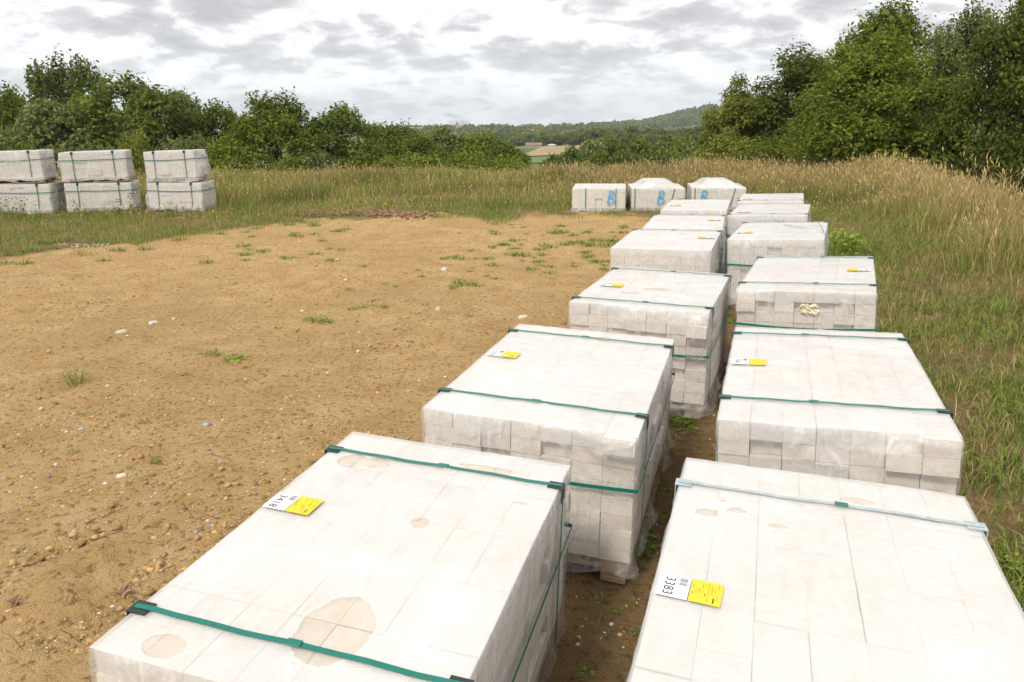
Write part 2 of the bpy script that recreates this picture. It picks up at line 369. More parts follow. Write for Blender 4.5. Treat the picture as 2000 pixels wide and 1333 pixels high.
# ------------------------------------------------------------------ wrapped brick pallets
def brick_mesh(seed):
    r = random.Random(seed); bm = bmesh.new(); bmesh.ops.create_cube(bm, size=1)
    bmesh.ops.bevel(bm, geom=bm.edges[:], offset=.006, segments=1, affect='EDGES')
    for v in bm.verts:
        k = .002 if r.random() > .08 else .025
        v.co -= Vector((math.copysign(r.random() * k, v.co.x), math.copysign(r.random() * k, v.co.y), math.copysign(r.random() * k, v.co.z)))
    return bm_mesh('brick', bm, M_BRICK)
BRICKS = [brick_mesh(i) for i in range(6)]
def box_mesh(name, mat, bev):
    bm = bmesh.new(); bmesh.ops.create_cube(bm, size=1); return bm_mesh(name, bm, mat, bev)
ME_BOARD = box_mesh('board', M_WOOD, .012); ME_BLOCK = box_mesh('block', M_WOOD, .03)
ME_CORE = box_mesh('inner_bricks', M_BRICK, 0)
def put(name, me, parent, c, s, rz=0):
    o = bpy.data.objects.new(name, me); COL.objects.link(o); o.parent = parent; o.location = c; o.scale = s
    if rz: o.rotation_euler = (0, 0, rz)
    return o
WOOD_H = .09
def wooden_base(root, w_, d_):
    base = bpy.data.objects.new('wooden_pallet', ME_BOARD); COL.objects.link(base); base.parent = root
    # the deck's middle board carries the others as its pieces
    base.location = (0, 0, WOOD_H - .010); base.scale = (.11, d_ - .01, .02)
    inv = Matrix.Translation(base.location) @ Matrix.Diagonal((*base.scale, 1))
    def sub(nm, me, c, s):
        o = bpy.data.objects.new(nm, me); COL.objects.link(o); o.parent = base
        o.matrix_parent_inverse = inv.inverted(); o.location = c; o.scale = s
    for k in (-2, -1, 1, 2): sub('board', ME_BOARD, (k * (w_ - .12) / 4, 0, WOOD_H - .010), (.11, d_ - .01 - .004 * abs(k), .02))
    for y in (-1, 0, 1): sub('board', ME_BOARD, (0, y * (d_ / 2 - .06), WOOD_H - .031), (w_ - .01, .10, .02))
    for x in (-1, 0, 1):
        for y in (-1, 0, 1): sub('block', ME_BLOCK, (x * (w_ / 2 - .06), y * (d_ / 2 - .06), WOOD_H - .041 - .024), (.095, .095, .046))
        sub('board', ME_BOARD, (x * (w_ / 2 - .06), 0, .0085), (.095, d_ - .01, .017))
    return base

def film_mesh(w_, d_, z0, h, rs, out, dome=0, nx=18, ny=26, nz=12, low=.035, seam=True, hem=.03, spots=(), bands=(), mat=None):
    """stretch film: a top sheet and four walls as one cloth; out(face, s, z) is how far bricks push it out"""
    V = []; C = []; Q = []
    def cling(x, y):
        c = 0.0
        for a, b_, ra, rb in spots: c = max(c, 1.5 - math.hypot((x - a) / ra, (y - b_) / rb))
        for b_ in bands: c = max(c, 1.35 - abs(y - b_) / .028)
        return max(0, min(1, c))
    def zt(x, y):
        e = min(w_ / 2 - abs(x), d_ / 2 - abs(y))
        z = h + .0035 + .0015 * fbm(x + rs * 3.1, y + rs, 5, 3) + .001 * vnoise(x - rs, y, 31)
        if seam: z += .006 * math.exp(-((x - .03 - .02 * math.sin(y * 6 + rs)) / .006) ** 2)
        if dome: z += dome * float(1 - sstep(.38, .92, abs(x) / (w_ / 2))) * float(1 - sstep(.75, 1, abs(y) / (d_ / 2)))
        z -= .002 * math.exp(-e / .012) + .004 * max(0, vnoise(x * 1.2 + rs, y * 1.2 - rs, 6)) * math.exp(-e / .03)
        return z
    X = np.linspace(-w_ / 2, w_ / 2, nx + 1); Y = np.linspace(-d_ / 2, d_ / 2, ny + 1)
    for y in Y:
        for x in X: V.append((x, y, float(zt(x, y)))); C.append((1, 1, cling(x, y)))
    for j in range(ny):
        for i in range(nx): k = j * (nx + 1) + i; Q.append((k, k + 1, k + nx + 2, k + nx + 1))
    per = [(i, 0) for i in range(nx)] + [(nx, j) for j in range(ny)] + [(i, ny) for i in range(nx, 0, -1)] + [(0, j) for j in range(ny, 0, -1)]
    prev = list(range(len(V), len(V) + len(per)))
    for i, j in per: V.append(V[j * (nx + 1) + i]); C.append((.5, 1, 0))
    bot = z0 - low
    for q in range(1, nz + 1):
        f = (q / nz) ** 1.15; cur = []
        for (i, j), pk in zip(per, range(len(per))):
            x, y = X[i], Y[j]; fx = (1 if i == nx else -1 if i == 0 else 0); fy = (1 if j == ny else -1 if j == 0 else 0)
            ztop = zt(x, y); zb = bot + hem * vnoise(x * 2 + rs, y * 2, 4)
            z = ztop + (zb - ztop) * f
            fl = .022 * max(0, f - .86) / .14 * (1 + vnoise(x + rs, y - rs, 9))
            p = .005 + .0035 * vnoise(x * 3 + y * 3 + rs, z * 3, 8) + fl
            ox = oy = 0
            if fy: oy = fy * (p + out(('f', 'b')[fy > 0], x, z))
            if fx: ox = fx * (p + out(('l', 'r')[fx > 0], y, z))
            if fx and fy: ox *= .45; oy *= .45
            cur.append(len(V)); V.append((x + ox, y + oy, z)); C.append((0, max(0, 1 - (ztop - z) / .16), 0))
        n = len(per)
        for k in range(n): Q.append((prev[k], cur[k], cur[(k + 1) % n], prev[(k + 1) % n]))
        prev = cur
    return npmesh('film', np.array(V), np.array(Q), None, mat or M_FILM, np.array(C), True)

def ribbon(path, wdir, width, mat, name, th=.0012):
    """flat strap along a path of points; wdir = direction of its width"""
    V = []; Fq = []
    n = len(path)
    for k, p in enumerate(path):
        a = Vector(path[max(0, k - 1)]); b_ = Vector(path[min(n - 1, k + 1)]); t = (b_ - a).normalized()
        wd = Vector(wdir[k] if isinstance(wdir, list) else wdir).normalized(); nn = t.cross(wd).normalized() * th / 2
        p = Vector(p)
        for sx, sy in ((-1, -1), (1, -1), (1, 1), (-1, 1)): V.append(p + wd * sx * width / 2 + nn * sy)
    for k in range(n - 1):
        for q in range(4): Fq.append((4 * k + q, 4 * k + (q + 1) % 4, 4 * k + 4 + (q + 1) % 4, 4 * k + 4 + q))
    Fq += [(3, 2, 1, 0), tuple(4 * (n - 1) + q for q in range(4))]
    return mesh(name, V, Fq, mat)

def text_mesh(s, size):
    cu = bpy.data.curves.new('t', 'FONT'); cu.body = s; cu.size = size; cu.align_x = 'CENTER'; cu.align_y = 'CENTER'; cu.resolution_u = 3; cu.space_character = 1.08
    o = bpy.data.objects.new('t', cu); COL.objects.link(o)
    dg = bpy.context.evaluated_depsgraph_get(); dg.update()
    me = bpy.data.meshes.new_from_object(o.evaluated_get(dg)); bpy.data.objects.remove(o); bpy.data.curves.remove(cu)
    me.name = 'digits'; me.materials.clear(); me.materials.append(M_INK); return me
def sheet(name, x0, x1, y0, y1, z, mat, th=.0006):
    V = [(x0, y0, z), (x1, y0, z), (x1, y1, z), (x0, y1, z), (x0, y0, z - th), (x1, y0, z - th), (x1, y1, z - th), (x0, y1, z - th)]
    return mesh(name, V, [(0, 1, 2, 3), (4, 7, 6, 5), (0, 4, 5, 1), (1, 5, 6, 2), (2, 6, 7, 3), (3, 7, 4, 0)], mat)
def add_label(root, number, u, v, h, flip, rz=0.0, sz=1.0, z=None):
    """white half with number and barcode, yellow half with rows of print; lies on the film"""
    L = link('paper_label', sheet('paper_label', -.098, .004, -.062, .062, 0, M_PAPER), root,
             Matrix.Translation((u, v, (h + .0078) if z is None else z)) @ Matrix.Rotation((math.pi if flip else 0) + rz, 4, 'Z') @ Matrix.Scale(sz, 4))
    link('yellow_panel', sheet('yellow_panel', .008, .108, -.062, .062, .0004, M_YELLOW), L)
    if number:
        dm = text_mesh(number, .047); o = link('digits', dm, L, Matrix.Translation((-.062, -.004, .0010)) @ Matrix.Rotation(-math.pi / 2, 4, 'Z'))
    r = random.Random(sum(map(ord, number or 'x')) + int(abs(u) * 1000)); bm = bmesh.new(); y = .050
    while y > .012:
        t_ = r.choice((.0012, .002, .003)); box_bm(bm, (-.018, y, .0007), (.026, t_, .0004)); y -= t_ + r.choice((.0012, .0018, .003))
    link('barcode', bm_mesh('barcode', bm, M_GREY), L)
    bm = bmesh.new()
    for c in range(9):
        x = .016 + c * .0098
        for k in range(r.randint(1, 3)):
            l_ = r.uniform(.008, .032); box_bm(bm, (x, r.uniform(-.05 + l_ / 2, .055 - l_ / 2), .0011), (.0026, l_, .0004))
    link('print', bm_mesh('print', bm, M_PRINT), L)
    bm = bmesh.new(); box_bm(bm, (.084, -.038, .0014), (.004, .026, .0004)); link('print_bar', bm_mesh('print_bar', bm, M_INK), L)
    return L

def make_pallet(M, w_, d_, h, rs, label, group, lab=None, straps=(-.62, .66), strap_z=.62, strap_under=False, ring=True, dome=0, standing=False, hi=False, pokes=(), spots=(), bands=(), smat=None, bulges=()):
    smat = smat or M_STRAP
    root = empty('brick_pallet', M); tag(root, label, 'brick pallet', group)
    r = random.Random(rs * 31 + 5)
    wooden_base(root, w_, d_)
    hb = h - WOOD_H - .004
    nl, nc = (2, 7) if standing else (8, 7)
    lh = hb / nl; cw = w_ / nc; L = .22 if not standing else .112
    bumps = {'f': [], 'b': [], 'l': [], 'r': []}
    forced = {(f, c, l): v for f, c, l, v in pokes}
    for f, *b5 in bulges: bumps[f].append(tuple(b5))
    for l in range(nl):
        zc = WOOD_H + .002 + lh * (l + .5)
        for c in range(nc):
            xc = -w_ / 2 + cw * (c + .5)
            n = int(d_ // (L + .0014)); rem = d_ - n * (L + .0010); lens = [L] * n
            if rem > .035:
                lens.insert(r.choice((0, n, n // 2, r.randint(0, n))) if l != nl - 1 else r.randint(1, n), rem - .0010)
            else:
                lens = [d_ / n - .002] * n
            y = -d_ / 2 + .001
            for k, le in enumerate(lens):
                yc = y + le / 2; y += le + .0010
                end = 'f' if k == 0 else 'b' if k == len(lens) - 1 else None
                side = 'l' if c == 0 else 'r' if c == nc - 1 else None
                if not (l == nl - 1 or end or side): continue
                dx = r.gauss(0, .0005); dy = 0
                if end:
                    push = min(abs(r.gauss(0, .003)), .008)
                    q = r.random()
                    if (end, c, l) in forced: push = forced[(end, c, l)]
                    elif l < nl - 1 and q < .10: push = -r.uniform(.008, .030)
                    elif l < nl - 1 and q < .13: push = r.uniform(.010, .020)
                    dy = -push if end == 'f' else push
                    if push > .004: bumps[end].append((xc, zc, push, cw / 2, lh / 2))
                if side and not end:
                    q = r.random(); push = 0 if l == nl - 1 else r.uniform(0, .003) + (r.uniform(.008, .018) if q < .05 else -r.uniform(.006, .02) if q < .12 else 0)
                    dx = -push if side == 'l' else push
                    if push > .004: bumps[side].append((yc, zc, push, le / 2, lh / 2))
                dz = -r.random() * .002 if l == nl - 1 else 0
                put('brick', BRICKS[r.randint(0, 5)], root, (xc + dx, yc + dy, zc + dz), (cw - .0012, le, lh - .0014), r.gauss(0, .002))
    put('inner_bricks', ME_CORE, root, (0, 0, WOOD_H + .002 + (hb - lh) / 2), (w_ - .17, d_ - .20 if not standing else d_ - .22, hb - lh - .006))
    if dome:
        for c in range(3):
            for k in range(4):
                put('brick', BRICKS[r.randint(0, 5)], root, ((c - 1) * .118, (k - 1.5) * .228, h + dome / 2 - .004), (.112, .222, dome - .014), r.gauss(0, .01))
    def out(face, s, z):
        o = 0.0
        for a, b_, p, ha, hb_ in bumps[face]:
            e = max(abs(s - a) - ha, 0) / .05 + max(abs(z - b_) - hb_, 0) / .06
            if e < 3: o = max(o, p * math.exp(-e * e * (.35 if p > .045 else 1)))
        return o
    q = dict(nx=36, ny=52, nz=26) if hi else dict(nx=18, ny=26, nz=14)
    link('film', film_mesh(w_ + .008, d_ + .012, WOOD_H, h + (.009 if strap_under else 0), rs, out, dome, low=r.uniform(.03, .075), spots=spots, bands=bands, mat=M_FILM if hi else M_FILM2, **q), root)
    # straps: two over the top, one round the middle
    so_ = .003 if strap_under else .0135
    zt = h + (.003 if strap_under else .0088)
    def crossing(yf, lean=0.0):
        y = yf * d_ / 2; a = w_ / 2 + so_; pts = []; nseg = 14
        pts += [(-a, y + lean + .002 * math.sin(k), WOOD_H * .3 + (zt - WOOD_H * .3) * k / 8) for k in range(8)]
        pts += [(-a, y + lean, zt - .006), (-a + .006, y + lean, zt)]
        for k in range(1, nseg):
            x = -a + 2 * a * k / nseg; zz_ = zt + .0012 * math.sin(k * 1.9 + rs)
            if dome: zz_ += dome * float(1 - sstep(.38, .92, abs(x) / (w_ / 2)))
            pts.append((x, y + lean + .002 * math.sin(k * .8 + rs), zz_))
        pts += [(a - .006, y, zt), (a, y, zt - .006)]
        pts += [(a, y + .003 * math.sin(k * .9 + rs), zt - (zt - WOOD_H * .3) * k / 8) for k in range(1, 9)]
        return link('strap', ribbon(pts, (0, 1, 0), .0138, smat, 'strap'), root)
    for yf in straps:
        sp = crossing(yf, 0.0)
        for sx in (-1, 1):
            bm = bmesh.new(); a = w_ / 2 + so_
            box_bm(bm, (sx * (a - .022), yf * d_ / 2, zt - .0028), (.048, .040, .0026)); box_bm(bm, (sx * (a + .0002), yf * d_ / 2, zt - .026), (.0026, .040, .046))
            link('corner_pad', bm_mesh('corner_pad', bm, M_PAD if smat is M_STRAP else smat), sp)
        bm = bmesh.new(); box_bm(bm, (.06 * math.sin(rs * 3), yf * d_ / 2, zt + .003), (.034, .019, .003)); link('buckle', bm_mesh('buckle', bm, M_STRAP, .0008), sp)
    if ring:
        a, b_ = w_ / 2 + so_ + .004, d_ / 2 + so_ + .004; pts = []; zr = WOOD_H + (h - WOOD_H) * strap_z
        ox = max([p for _, zc, p, _, hb_ in bumps['f'] if abs(zc - zr) < hb_ + .02] + [0]) * .9
        def side(p0, p1, n=9):
            for k in range(n): f = k / n; pts.append((p0[0] + (p1[0] - p0[0]) * f, p0[1] + (p1[1] - p0[1]) * f, zr - .012 * math.sin(math.pi * f) + .006 * math.sin(rs + len(pts) * .35)))
        side((-a, -b_ - ox), (a, -b_ - ox)); side((a, -b_ - ox), (a, b_)); side((a, b_), (-a, b_)); side((-a, b_), (-a, -b_ - ox)); pts.append(pts[0])
        link('strap', ribbon(pts, (0, 0, 1), .0138, M_STRAP, 'strap'), root)
    if lab: add_label(root, *lab[:3], h + (.009 if strap_under else 0), *lab[3:])
    return root

def box_M(x, y, rot, tl): return Matrix.Translation((x, y, .004 + .012 * abs(tl) / .04)) @ Matrix.Rotation(rot, 4, 'Z') @ Matrix.Rotation(tl, 4, 'Y')
ROWS = {
 'A1': (-.368, 1.777, -.283, .761, 1.123, .595, .040), 'A2': (.221, 3.151, -.309, .808, 1.239, .591, .026), 'A3': (.916, 4.650, -.377, .792, 1.134, .630, .002),
 'A4': (1.433, 6.694, -.336, .821, 1.173, .611, -.019), 'A5': (1.858, 7.915, -.288, .771, 1.150, .603, -.015), 'A6': (2.353, 9.429, -.309, .758, 1.243, .609, -.027),
 'B1': (.723, 1.519, -.331, .777, 1.200, .606, .008), 'B2': (1.338, 3.008, -.333, .768, 1.291, .617, -.042), 'B3': (2.076, 5.023, -.424, .793, 1.296, .622, -.058),
 'B4': (2.560, 6.996, -.415, .791, 1.229, .626, -.050), 'B5': (3.048, 8.722, -.399, .828, 1.190, .615, -.046), 'B6': (3.546, 10.174, -.360, .804, 1.180, .609, -.038)}
G_ROW = 'wrapped brick pallets in the two rows'
def to_local(key, px, py):
    x, y, rot, w_, d_, h, tl = ROWS[key]; p = pix(px, py, z=h)
    q = box_M(x, y, rot, tl).inverted() @ p; return q.x, q.y
LAB = {  # label centre in the photograph, number, turned round?
 'A1': (558, 1003, '3418', 0), 'A2': (982, 702, '3333', 0), 'A3': (1194, 560, '3315', 0), 'A4': (1380, 469, '3352', 1), 'A5': (1396, 433, '3347', 1), 'A6': (1318, 403, '3309', 0),
 'B1': (1343, 1163, '3383', 0), 'B2': (1461, 711, '3361', 0), 'B3': (1678, 540, '3331', 1), 'B4': (1453, 456, '3340', 0), 'B5': (1452, 416, '3328', 0), 'B6': (1460, 390, '3312', 0)}
TXT = {
 'A1': 'film-wrapped brick pallet with label 3418 and two green straps, large oval clear spot', 'A2': 'film-wrapped brick pallet labelled 3333, a corner brick poking out over the strap',
 'A3': 'film-wrapped brick pallet with oval clear spots, directly behind the pallet labelled 3333', 'A4': 'film-wrapped brick pallet directly behind the one with oval clear spots, label on its alley side',
 'A5': 'film-wrapped brick pallet in the yard-side row, next to last before the spray-painted pallets', 'A6': 'last film-wrapped brick pallet of the yard-side row, before the spray-painted pallets',
 'B1': 'film-wrapped brick pallet with label 3383, straps dulled under the film', 'B2': 'film-wrapped brick pallet labelled 3361 with green strap sagging across its end',
 'B3': 'film-wrapped brick pallet with torn cream plastic on its end, label on the grass side', 'B4': 'film-wrapped brick pallet with a loose green strap lying on top',
 'B5': 'film-wrapped brick pallet of the grass-side row, next behind the loose-strap pallet', 'B6': 'last film-wrapped brick pallet of the grass-side row, beside the tall grass'}
OPT = {
 'A1': dict(straps=(-.775, .74), hi=True, strap_z=.56), 'A2': dict(straps=(-.70, .78), hi=True, strap_z=.62, pokes=(('f', 6, 7, .035), ('f', 5, 7, .004), ('r', 6, 2, .02))),
 'A3': dict(straps=(-.82, .86), hi=True, strap_z=.55, pokes=(('f', 6, 6, .055), ('f', 1, 7, -.02), ('f', 6, 5, -.01), ('f', 3, 6, .02), ('f', 4, 6, .02))),
 'A4': dict(straps=(.9,), strap_z=.5), 'A5': dict(straps=(.92,)), 'A6': dict(straps=()),
 'B1': dict(straps=(-.93, .70), hi=True, smat=M_DULL), 'B2': dict(straps=(-.66, .80), hi=True, strap_z=.56, pokes=(('f', 6, 6, .03), ('f', 5, 6, .026), ('f', 6, 7, .03), ('f', 5, 7, .0))),
 'B3': dict(straps=(-.66, .88), hi=True, strap_z=.60, pokes=(('f', 1, 6, -.03), ('f', 4, 6, -.03), ('f', 2, 6, .004), ('f', 3, 6, -.03), ('f', 5, 6, -.02))), 'B4': dict(straps=(.92,), strap_z=.6),
 'B5': dict(straps=(-.8,), strap_z=.6), 'B6': dict(straps=(-.7,), strap_z=.6)}
SPOTS = {'A1': ((655, 1245, .085, .115), (322, 1285, .05, .035), (690, 918, .05, .05), (735, 921, .045, .04), (950, 924, .10, .022), (1018, 986, .03, .012), (820, 1032, .03, .03)),
 'A2': ((1180, 668, .035, .05), (905, 830, .04, .015)), 'A3': ((1282, 569, .09, .05), (1232, 576, .06, .035), (1254, 537, .07, .03), (1255, 585, .02, .012)),
 'B1': ((1380, 1010, .035, .02), (1440, 1004, .03, .018), (1520, 1034, .03, .012), (1408, 988, .015, .012), (1675, 985, .05, .02)),
 'A4': ((1330, 462, .06, .02), (1310, 478, .07, .02)), 'B3': ((1600, 514, .07, .02),), 'A6': ((1370, 403, .07, .03), (1350, 410, .05, .03))}
def local_spot(k, px, py, ra, rb):
    u, v = to_local(k, px, py); return u, v, ra, rb
PAL = {}
for i, (k, (x, y, rot, w_, d_, h, tl)) in enumerate(ROWS.items()):
    px, py, num, fl = LAB[k]; u, v = to_local(k, px, py); u = max(-w_ / 2 + .072, min(w_ / 2 - .072, u))
    PAL[k] = make_pallet(box_M(x, y, rot, tl), w_, d_, h, i + 1, TXT[k], G_ROW, lab=(num, u, v, fl, random.uniform(-.05, .05), .70), spots=[local_spot(k, *q_) for q_ in SPOTS.get(k, ())], **OPT[k])

# loose end of a broken strap on one pallet: part of it
def local_pts(key, pl, z):
    return [(*to_local(key, a, b_), ROWS[key][5] + zz_) for (a, b_), zz_ in zip(pl, z)]
pts = local_pts('B4', [(1531, 445), (1545, 449), (1560, 452), (1573, 455), (1583, 454), (1591, 449), (1598, 452), (1606, 460)], [.012, .014, .016, .02, .035, .05, .05, .03])
x4, y4, r4, w4, d4, h4, t4 = ROWS['B4']
pts += [(w4 / 2 + .02, -d4 / 2 + .12, h4 - .03), (w4 / 2 + .03, -d4 / 2 + .09, h4 - .14), (w4 / 2 + .018, -d4 / 2 + .06, h4 - .28)]
link('loose_strap', ribbon(pts, (.25, 1, 0), .0138, M_STRAP, 'loose_strap'), PAL['B4'])
pts = [(-w4 / 2 - .016, -d4 / 2 - .012, h4 - .02 - k * .07 + .0) for k in range(6)]
link('strap', ribbon(pts, (.7, -.7, 0), .0138, M_STRAP, 'strap'), PAL['B4'])
# crumpled cream plastic caught in the end of one stack
bm = bmesh.new(); bmesh.ops.create_grid(bm, x_segments=12, y_segments=8, size=.5)
for v_ in bm.verts:
    x, y = v_.co.x, v_.co.y; v_.co = Vector((x * .12 * (1 - .35 * abs(y)) + .008 * vnoise(x * 5, y * 5, 1), -.010 - .020 * abs(float(vnoise(x * 2 + y, y * 2 - x, 2.4))), y * .06 * (1 + .6 * x) + .012 * float(vnoise(x * 4, y, 2))))
link('torn_plastic', bm_mesh('torn_plastic', bm, M_SACK), PAL['B3'], Matrix.Translation((.03, -ROWS['B3'][4] / 2 - .004, .515)))

# spray-painted pallets of bricks standing on end, at the far edge of the yard
def stroke(root, pts, name, width=.021):
    """a sprayed line on the front face: points (x, z) on the plane y"""
    P3 = [Vector(p) for p in pts]; V = []; Fq = []
    for k, p in enumerate(P3):
        t_ = (P3[min(k + 1, len(P3) - 1)] - P3[max(k - 1, 0)]).normalized(); nn = Vector((-t_.z, 0, t_.x)) * width / 2 * (1 + .2 * math.sin(k * 2.1))
        for y in (-.0008, .0008): V += [p + nn + Vector((0, y, 0)), p - nn + Vector((0, y, 0))]
    for k in range(len(P3) - 1):
        a = 4 * k; b_ = a + 4; Fq += [(a, a + 1, b_ + 1, b_), (a + 2, b_ + 2, b_ + 3, a + 3), (a, b_, b_ + 2, a + 2), (a + 1, a + 3, b_ + 3, b_ + 1)]
    return link(name, mesh(name, V, Fq, M_SPRAY), root)
def letter_B(root, cx, cz, y, hgt=.235, lean=.12):
    pts = [(0, -.5), (.02, 0), (.05, .5)]
    loop = [(.05, .5), (.34, .46), (.42, .28), (.28, .1), (.06, .02), (.38, -.06), (.50, -.25), (.40, -.44), (.15, -.52), (0, -.5)]
    def sm(pl, n=4):
        o = []
        for a, b_ in zip(pl[:-1], pl[1:]):
            for k in range(n): o.append((a[0] + (b_[0] - a[0]) * k / n, a[1] + (b_[1] - a[1]) * k / n))
        o.append(pl[-1])
        for _ in range(3): o = [o[0]] + [((a[0] + 2 * b_[0] + c[0]) / 4, (a[1] + 2 * b_[1] + c[1]) / 4) for a, b_, c in zip(o, o[1:], o[2:])] + [o[-1]]
        return o
    for nm, pl, yy in (('sprayed_letter', pts, 0), ('sprayed_letter', loop, .002)):
        stroke(root, [(cx + (a + lean * b_) * hgt, y - yy, cz + b_ * hgt) for a, b_ in sm(pl)], nm)
CS = [(1116, 1231, 403, -8, 0, .46, .68, 'film-wrapped pallet of upright bricks with flat top and blue sprayed B'),
      (1229, 1344, 404, -5, .12, .45, .50, 'middle film-wrapped pallet of upright bricks with humped top and blue sprayed B'),
      (1351, 1462, 402, -9, .12, .45, .18, 'film-wrapped pallet of humped upright bricks with blue sprayed B near its edge')]
for i, (pa, pb, pyb, rot, dome, h, bx, txt) in enumerate(CS):
    D = 13.95; a = pix(pa, pyb, depth=D); b_ = pix(pb, pyb, depth=D + .5)
    wd = .98; cx = a.x + wd / 2 + .10; cy = D + .6
    Mx = Matrix.Translation((cx, cy, float(base_z(cx, cy)) - .03)) @ Matrix.Rotation(R(rot), 4, 'Z')
    o = make_pallet(Mx, wd, 1.1, h, 20 + i, txt, 'spray-painted brick pallets', straps=(), ring=False, dome=dome, standing=True)
    letter_B(o, -wd / 2 + wd * bx, h - .16, -.55 - .032)
    for f in ((.25, .82) if i == 0 else (.06, .80)):      # straps down the front
        x0 = -wd / 2 + wd * f; x1 = x0 + (.0 if f < .5 else -.09 if i else 0)
        link('strap', ribbon([(x0 + (x1 - x0) * k / 6, -.55 - .024, h - (h - .04) * k / 6) for k in range(7)], (1, 0, 0), .0138, M_STRAP, 'strap'), o)

# double stacks on the far side of the yard: each pallet is a thing of its own
DS = [(-8.72, 14.40, 6, 1.18, 1.22, 'beside the end of the frame-side stack'), (-7.83, 14.55, 8, 1.18, 1.2, ''), (-6.42, 14.40, -6, 1.02, 1.08, '')]
def stack(cx, cy, rot, lens, hs, txts, rs, ops=({}, {})):
    z = float(base_z(cx, cy)) - .01
    for q in range(2):
        Mx = Matrix.Translation((cx + (.03, -.03)[q], cy + (0, .04)[q], z)) @ Matrix.Rotation(R(rot + (0, 3)[q]) + math.pi / 2, 4, 'Z') @ Matrix.Rotation((.012, -.02)[q], 4, 'X')
        make_pallet(Mx, .72, lens[q], hs[q], rs + q, txts[q], 'pallets stacked two high', straps=(-.62, .62), strap_z=.70, **ops[q])
        z += hs[q] + .006
p1 = pix(28, 421, depth=14.2); p2 = pix(181, 417, depth=14.6); p3 = pix(338, 419, depth=14.5)
stack(p1.x, p1.y + .4, 10, (1.12, 1.0), (.59, .60), ('lower brick pallet of the double stack with pallet boards jutting, weeds at its foot', 'upper brick pallet resting on the weed-fronted lower pallet at the tree end'), 30)
stack(p2.x + .02, p2.y + .4, 15, (1.16, 1.14), (.57, .59), ('lower brick pallet of the middle double stack, stepped bricks at its end', 'upper brick pallet of the middle double stack'), 40, (dict(pokes=[('f', c_, l_, p_) for l_, p_ in ((0, .05), (1, .035), (2, .015), (3, -.02), (4, -.05)) for c_ in range(3)]), dict(bulges=[('b', 0, .36, .05, .3, .03)])))
stack(p3.x + .02, p3.y + .4, 2, (1.02, .92), (.57, .59), ('lower brick pallet of the double stack beside the open meadow', 'upper brick pallet of the double stack beside the open meadow, film pulled loose'), 50, (dict(bulges=[('b', 0, .22, .075, .3, .09)]), dict(bulges=[('f', -.1, .2, .12, .25, .08), ('f', .1, .40, .05, .2, .05)])))

# ------------------------------------------------------------------ trees
def crown(seed, rx, ry, rz, n, leaf, cols, lobes=26, lobe_r=.34, shape=1.0, low=.0, name='crown'):
    """leaf-sized faces spread through lobes of a crown of half sizes rx, ry, rz about its centre"""
    g = np.random.default_rng(seed); C = []; Rr = []
    while len(C) < lobes:
        u = g.normal(size=3); u /= np.linalg.norm(u); u *= g.random() ** .28
        if u[2] < -.75: continue
        k = 1 - (.45 * shape * max(u[2], 0) ** 1.5)
        C.append((u[0] * k, u[1] * k, u[2])); Rr.append(lobe_r * (.7 + .6 * g.random()))
    C = np.array(C) * (1 - lobe_r * .75); Rr = np.array(Rr)
    wts = Rr ** 2; pick = g.choice(lobes, n, p=wts / wts.sum())
    d = g.normal(size=(n, 3)); d /= np.linalg.norm(d, axis=1)[:, None]; d[:, 2] = np.where(d[:, 2] < -.3, -d[:, 2] * .5, d[:, 2]); d /= np.linalg.norm(d, axis=1)[:, None]
    rr = g.random(n) ** .35 * (1 + .25 * np.maximum(g.normal(size=n), -.8) * .5)
    tw = .10 * np.stack([np.sin(d @ np.array([9, 4, 7]) + pick), np.sin(d @ np.array([-5, 8, 6]) + pick * 2), np.sin(d @ np.array([7, -6, 9]) + pick * 3)], -1)
    P = C[pick] + (d + tw) * (Rr[pick] * rr)[:, None]
    P = P * np.array([rx, ry, rz])
    nrm = d * .8 + g.normal(size=(n, 3)) * .55 + np.array([0, 0, .45]); nrm /= np.linalg.norm(nrm, axis=1)[:, None]
    t = np.cross(nrm, g.normal(size=(n, 3))); t /= np.linalg.norm(t, axis=1)[:, None]; b_ = np.cross(nrm, t)
    s = leaf * (.6 + .8 * g.random(n))[:, None]
    V = np.stack([P - t * s * .5, P + b_ * s * .27 + nrm * s * .08, P + t * s * .5, P - b_ * s * .27 + nrm * s * .08], 1).reshape(-1, 3)
    Qd = np.arange(4 * n).reshape(-1, 4)
    cols = np.array(cols); mixv = np.clip(.5 + .30 * g.normal(size=n) + .35 * (g.random(lobes)[pick] - .5), 0, 1)[:, None]
    c = cols[0] * (1 - mixv) + cols[1] * mixv
    return npmesh(name, V, Qd, None, M_LEAF, np.repeat(c, 4, 0)), C * np.array([rx, ry, rz])
def tube(V, Fq, a, b_, ra, rb, n=7):
    a, b_ = Vector(a), Vector(b_); t = (b_ - a).normalized(); s = t.orthogonal().normalized(); q = t.cross(s); k = len(V)
    for p, r_ in ((a, ra), (b_, rb)):
        for i in range(n): an = 2 * math.pi * i / n; V.append(p + (s * math.cos(an) + q * math.sin(an)) * r_)
    for i in range(n): Fq.append((k + i, k + (i + 1) % n, k + n + (i + 1) % n, k + n + i))
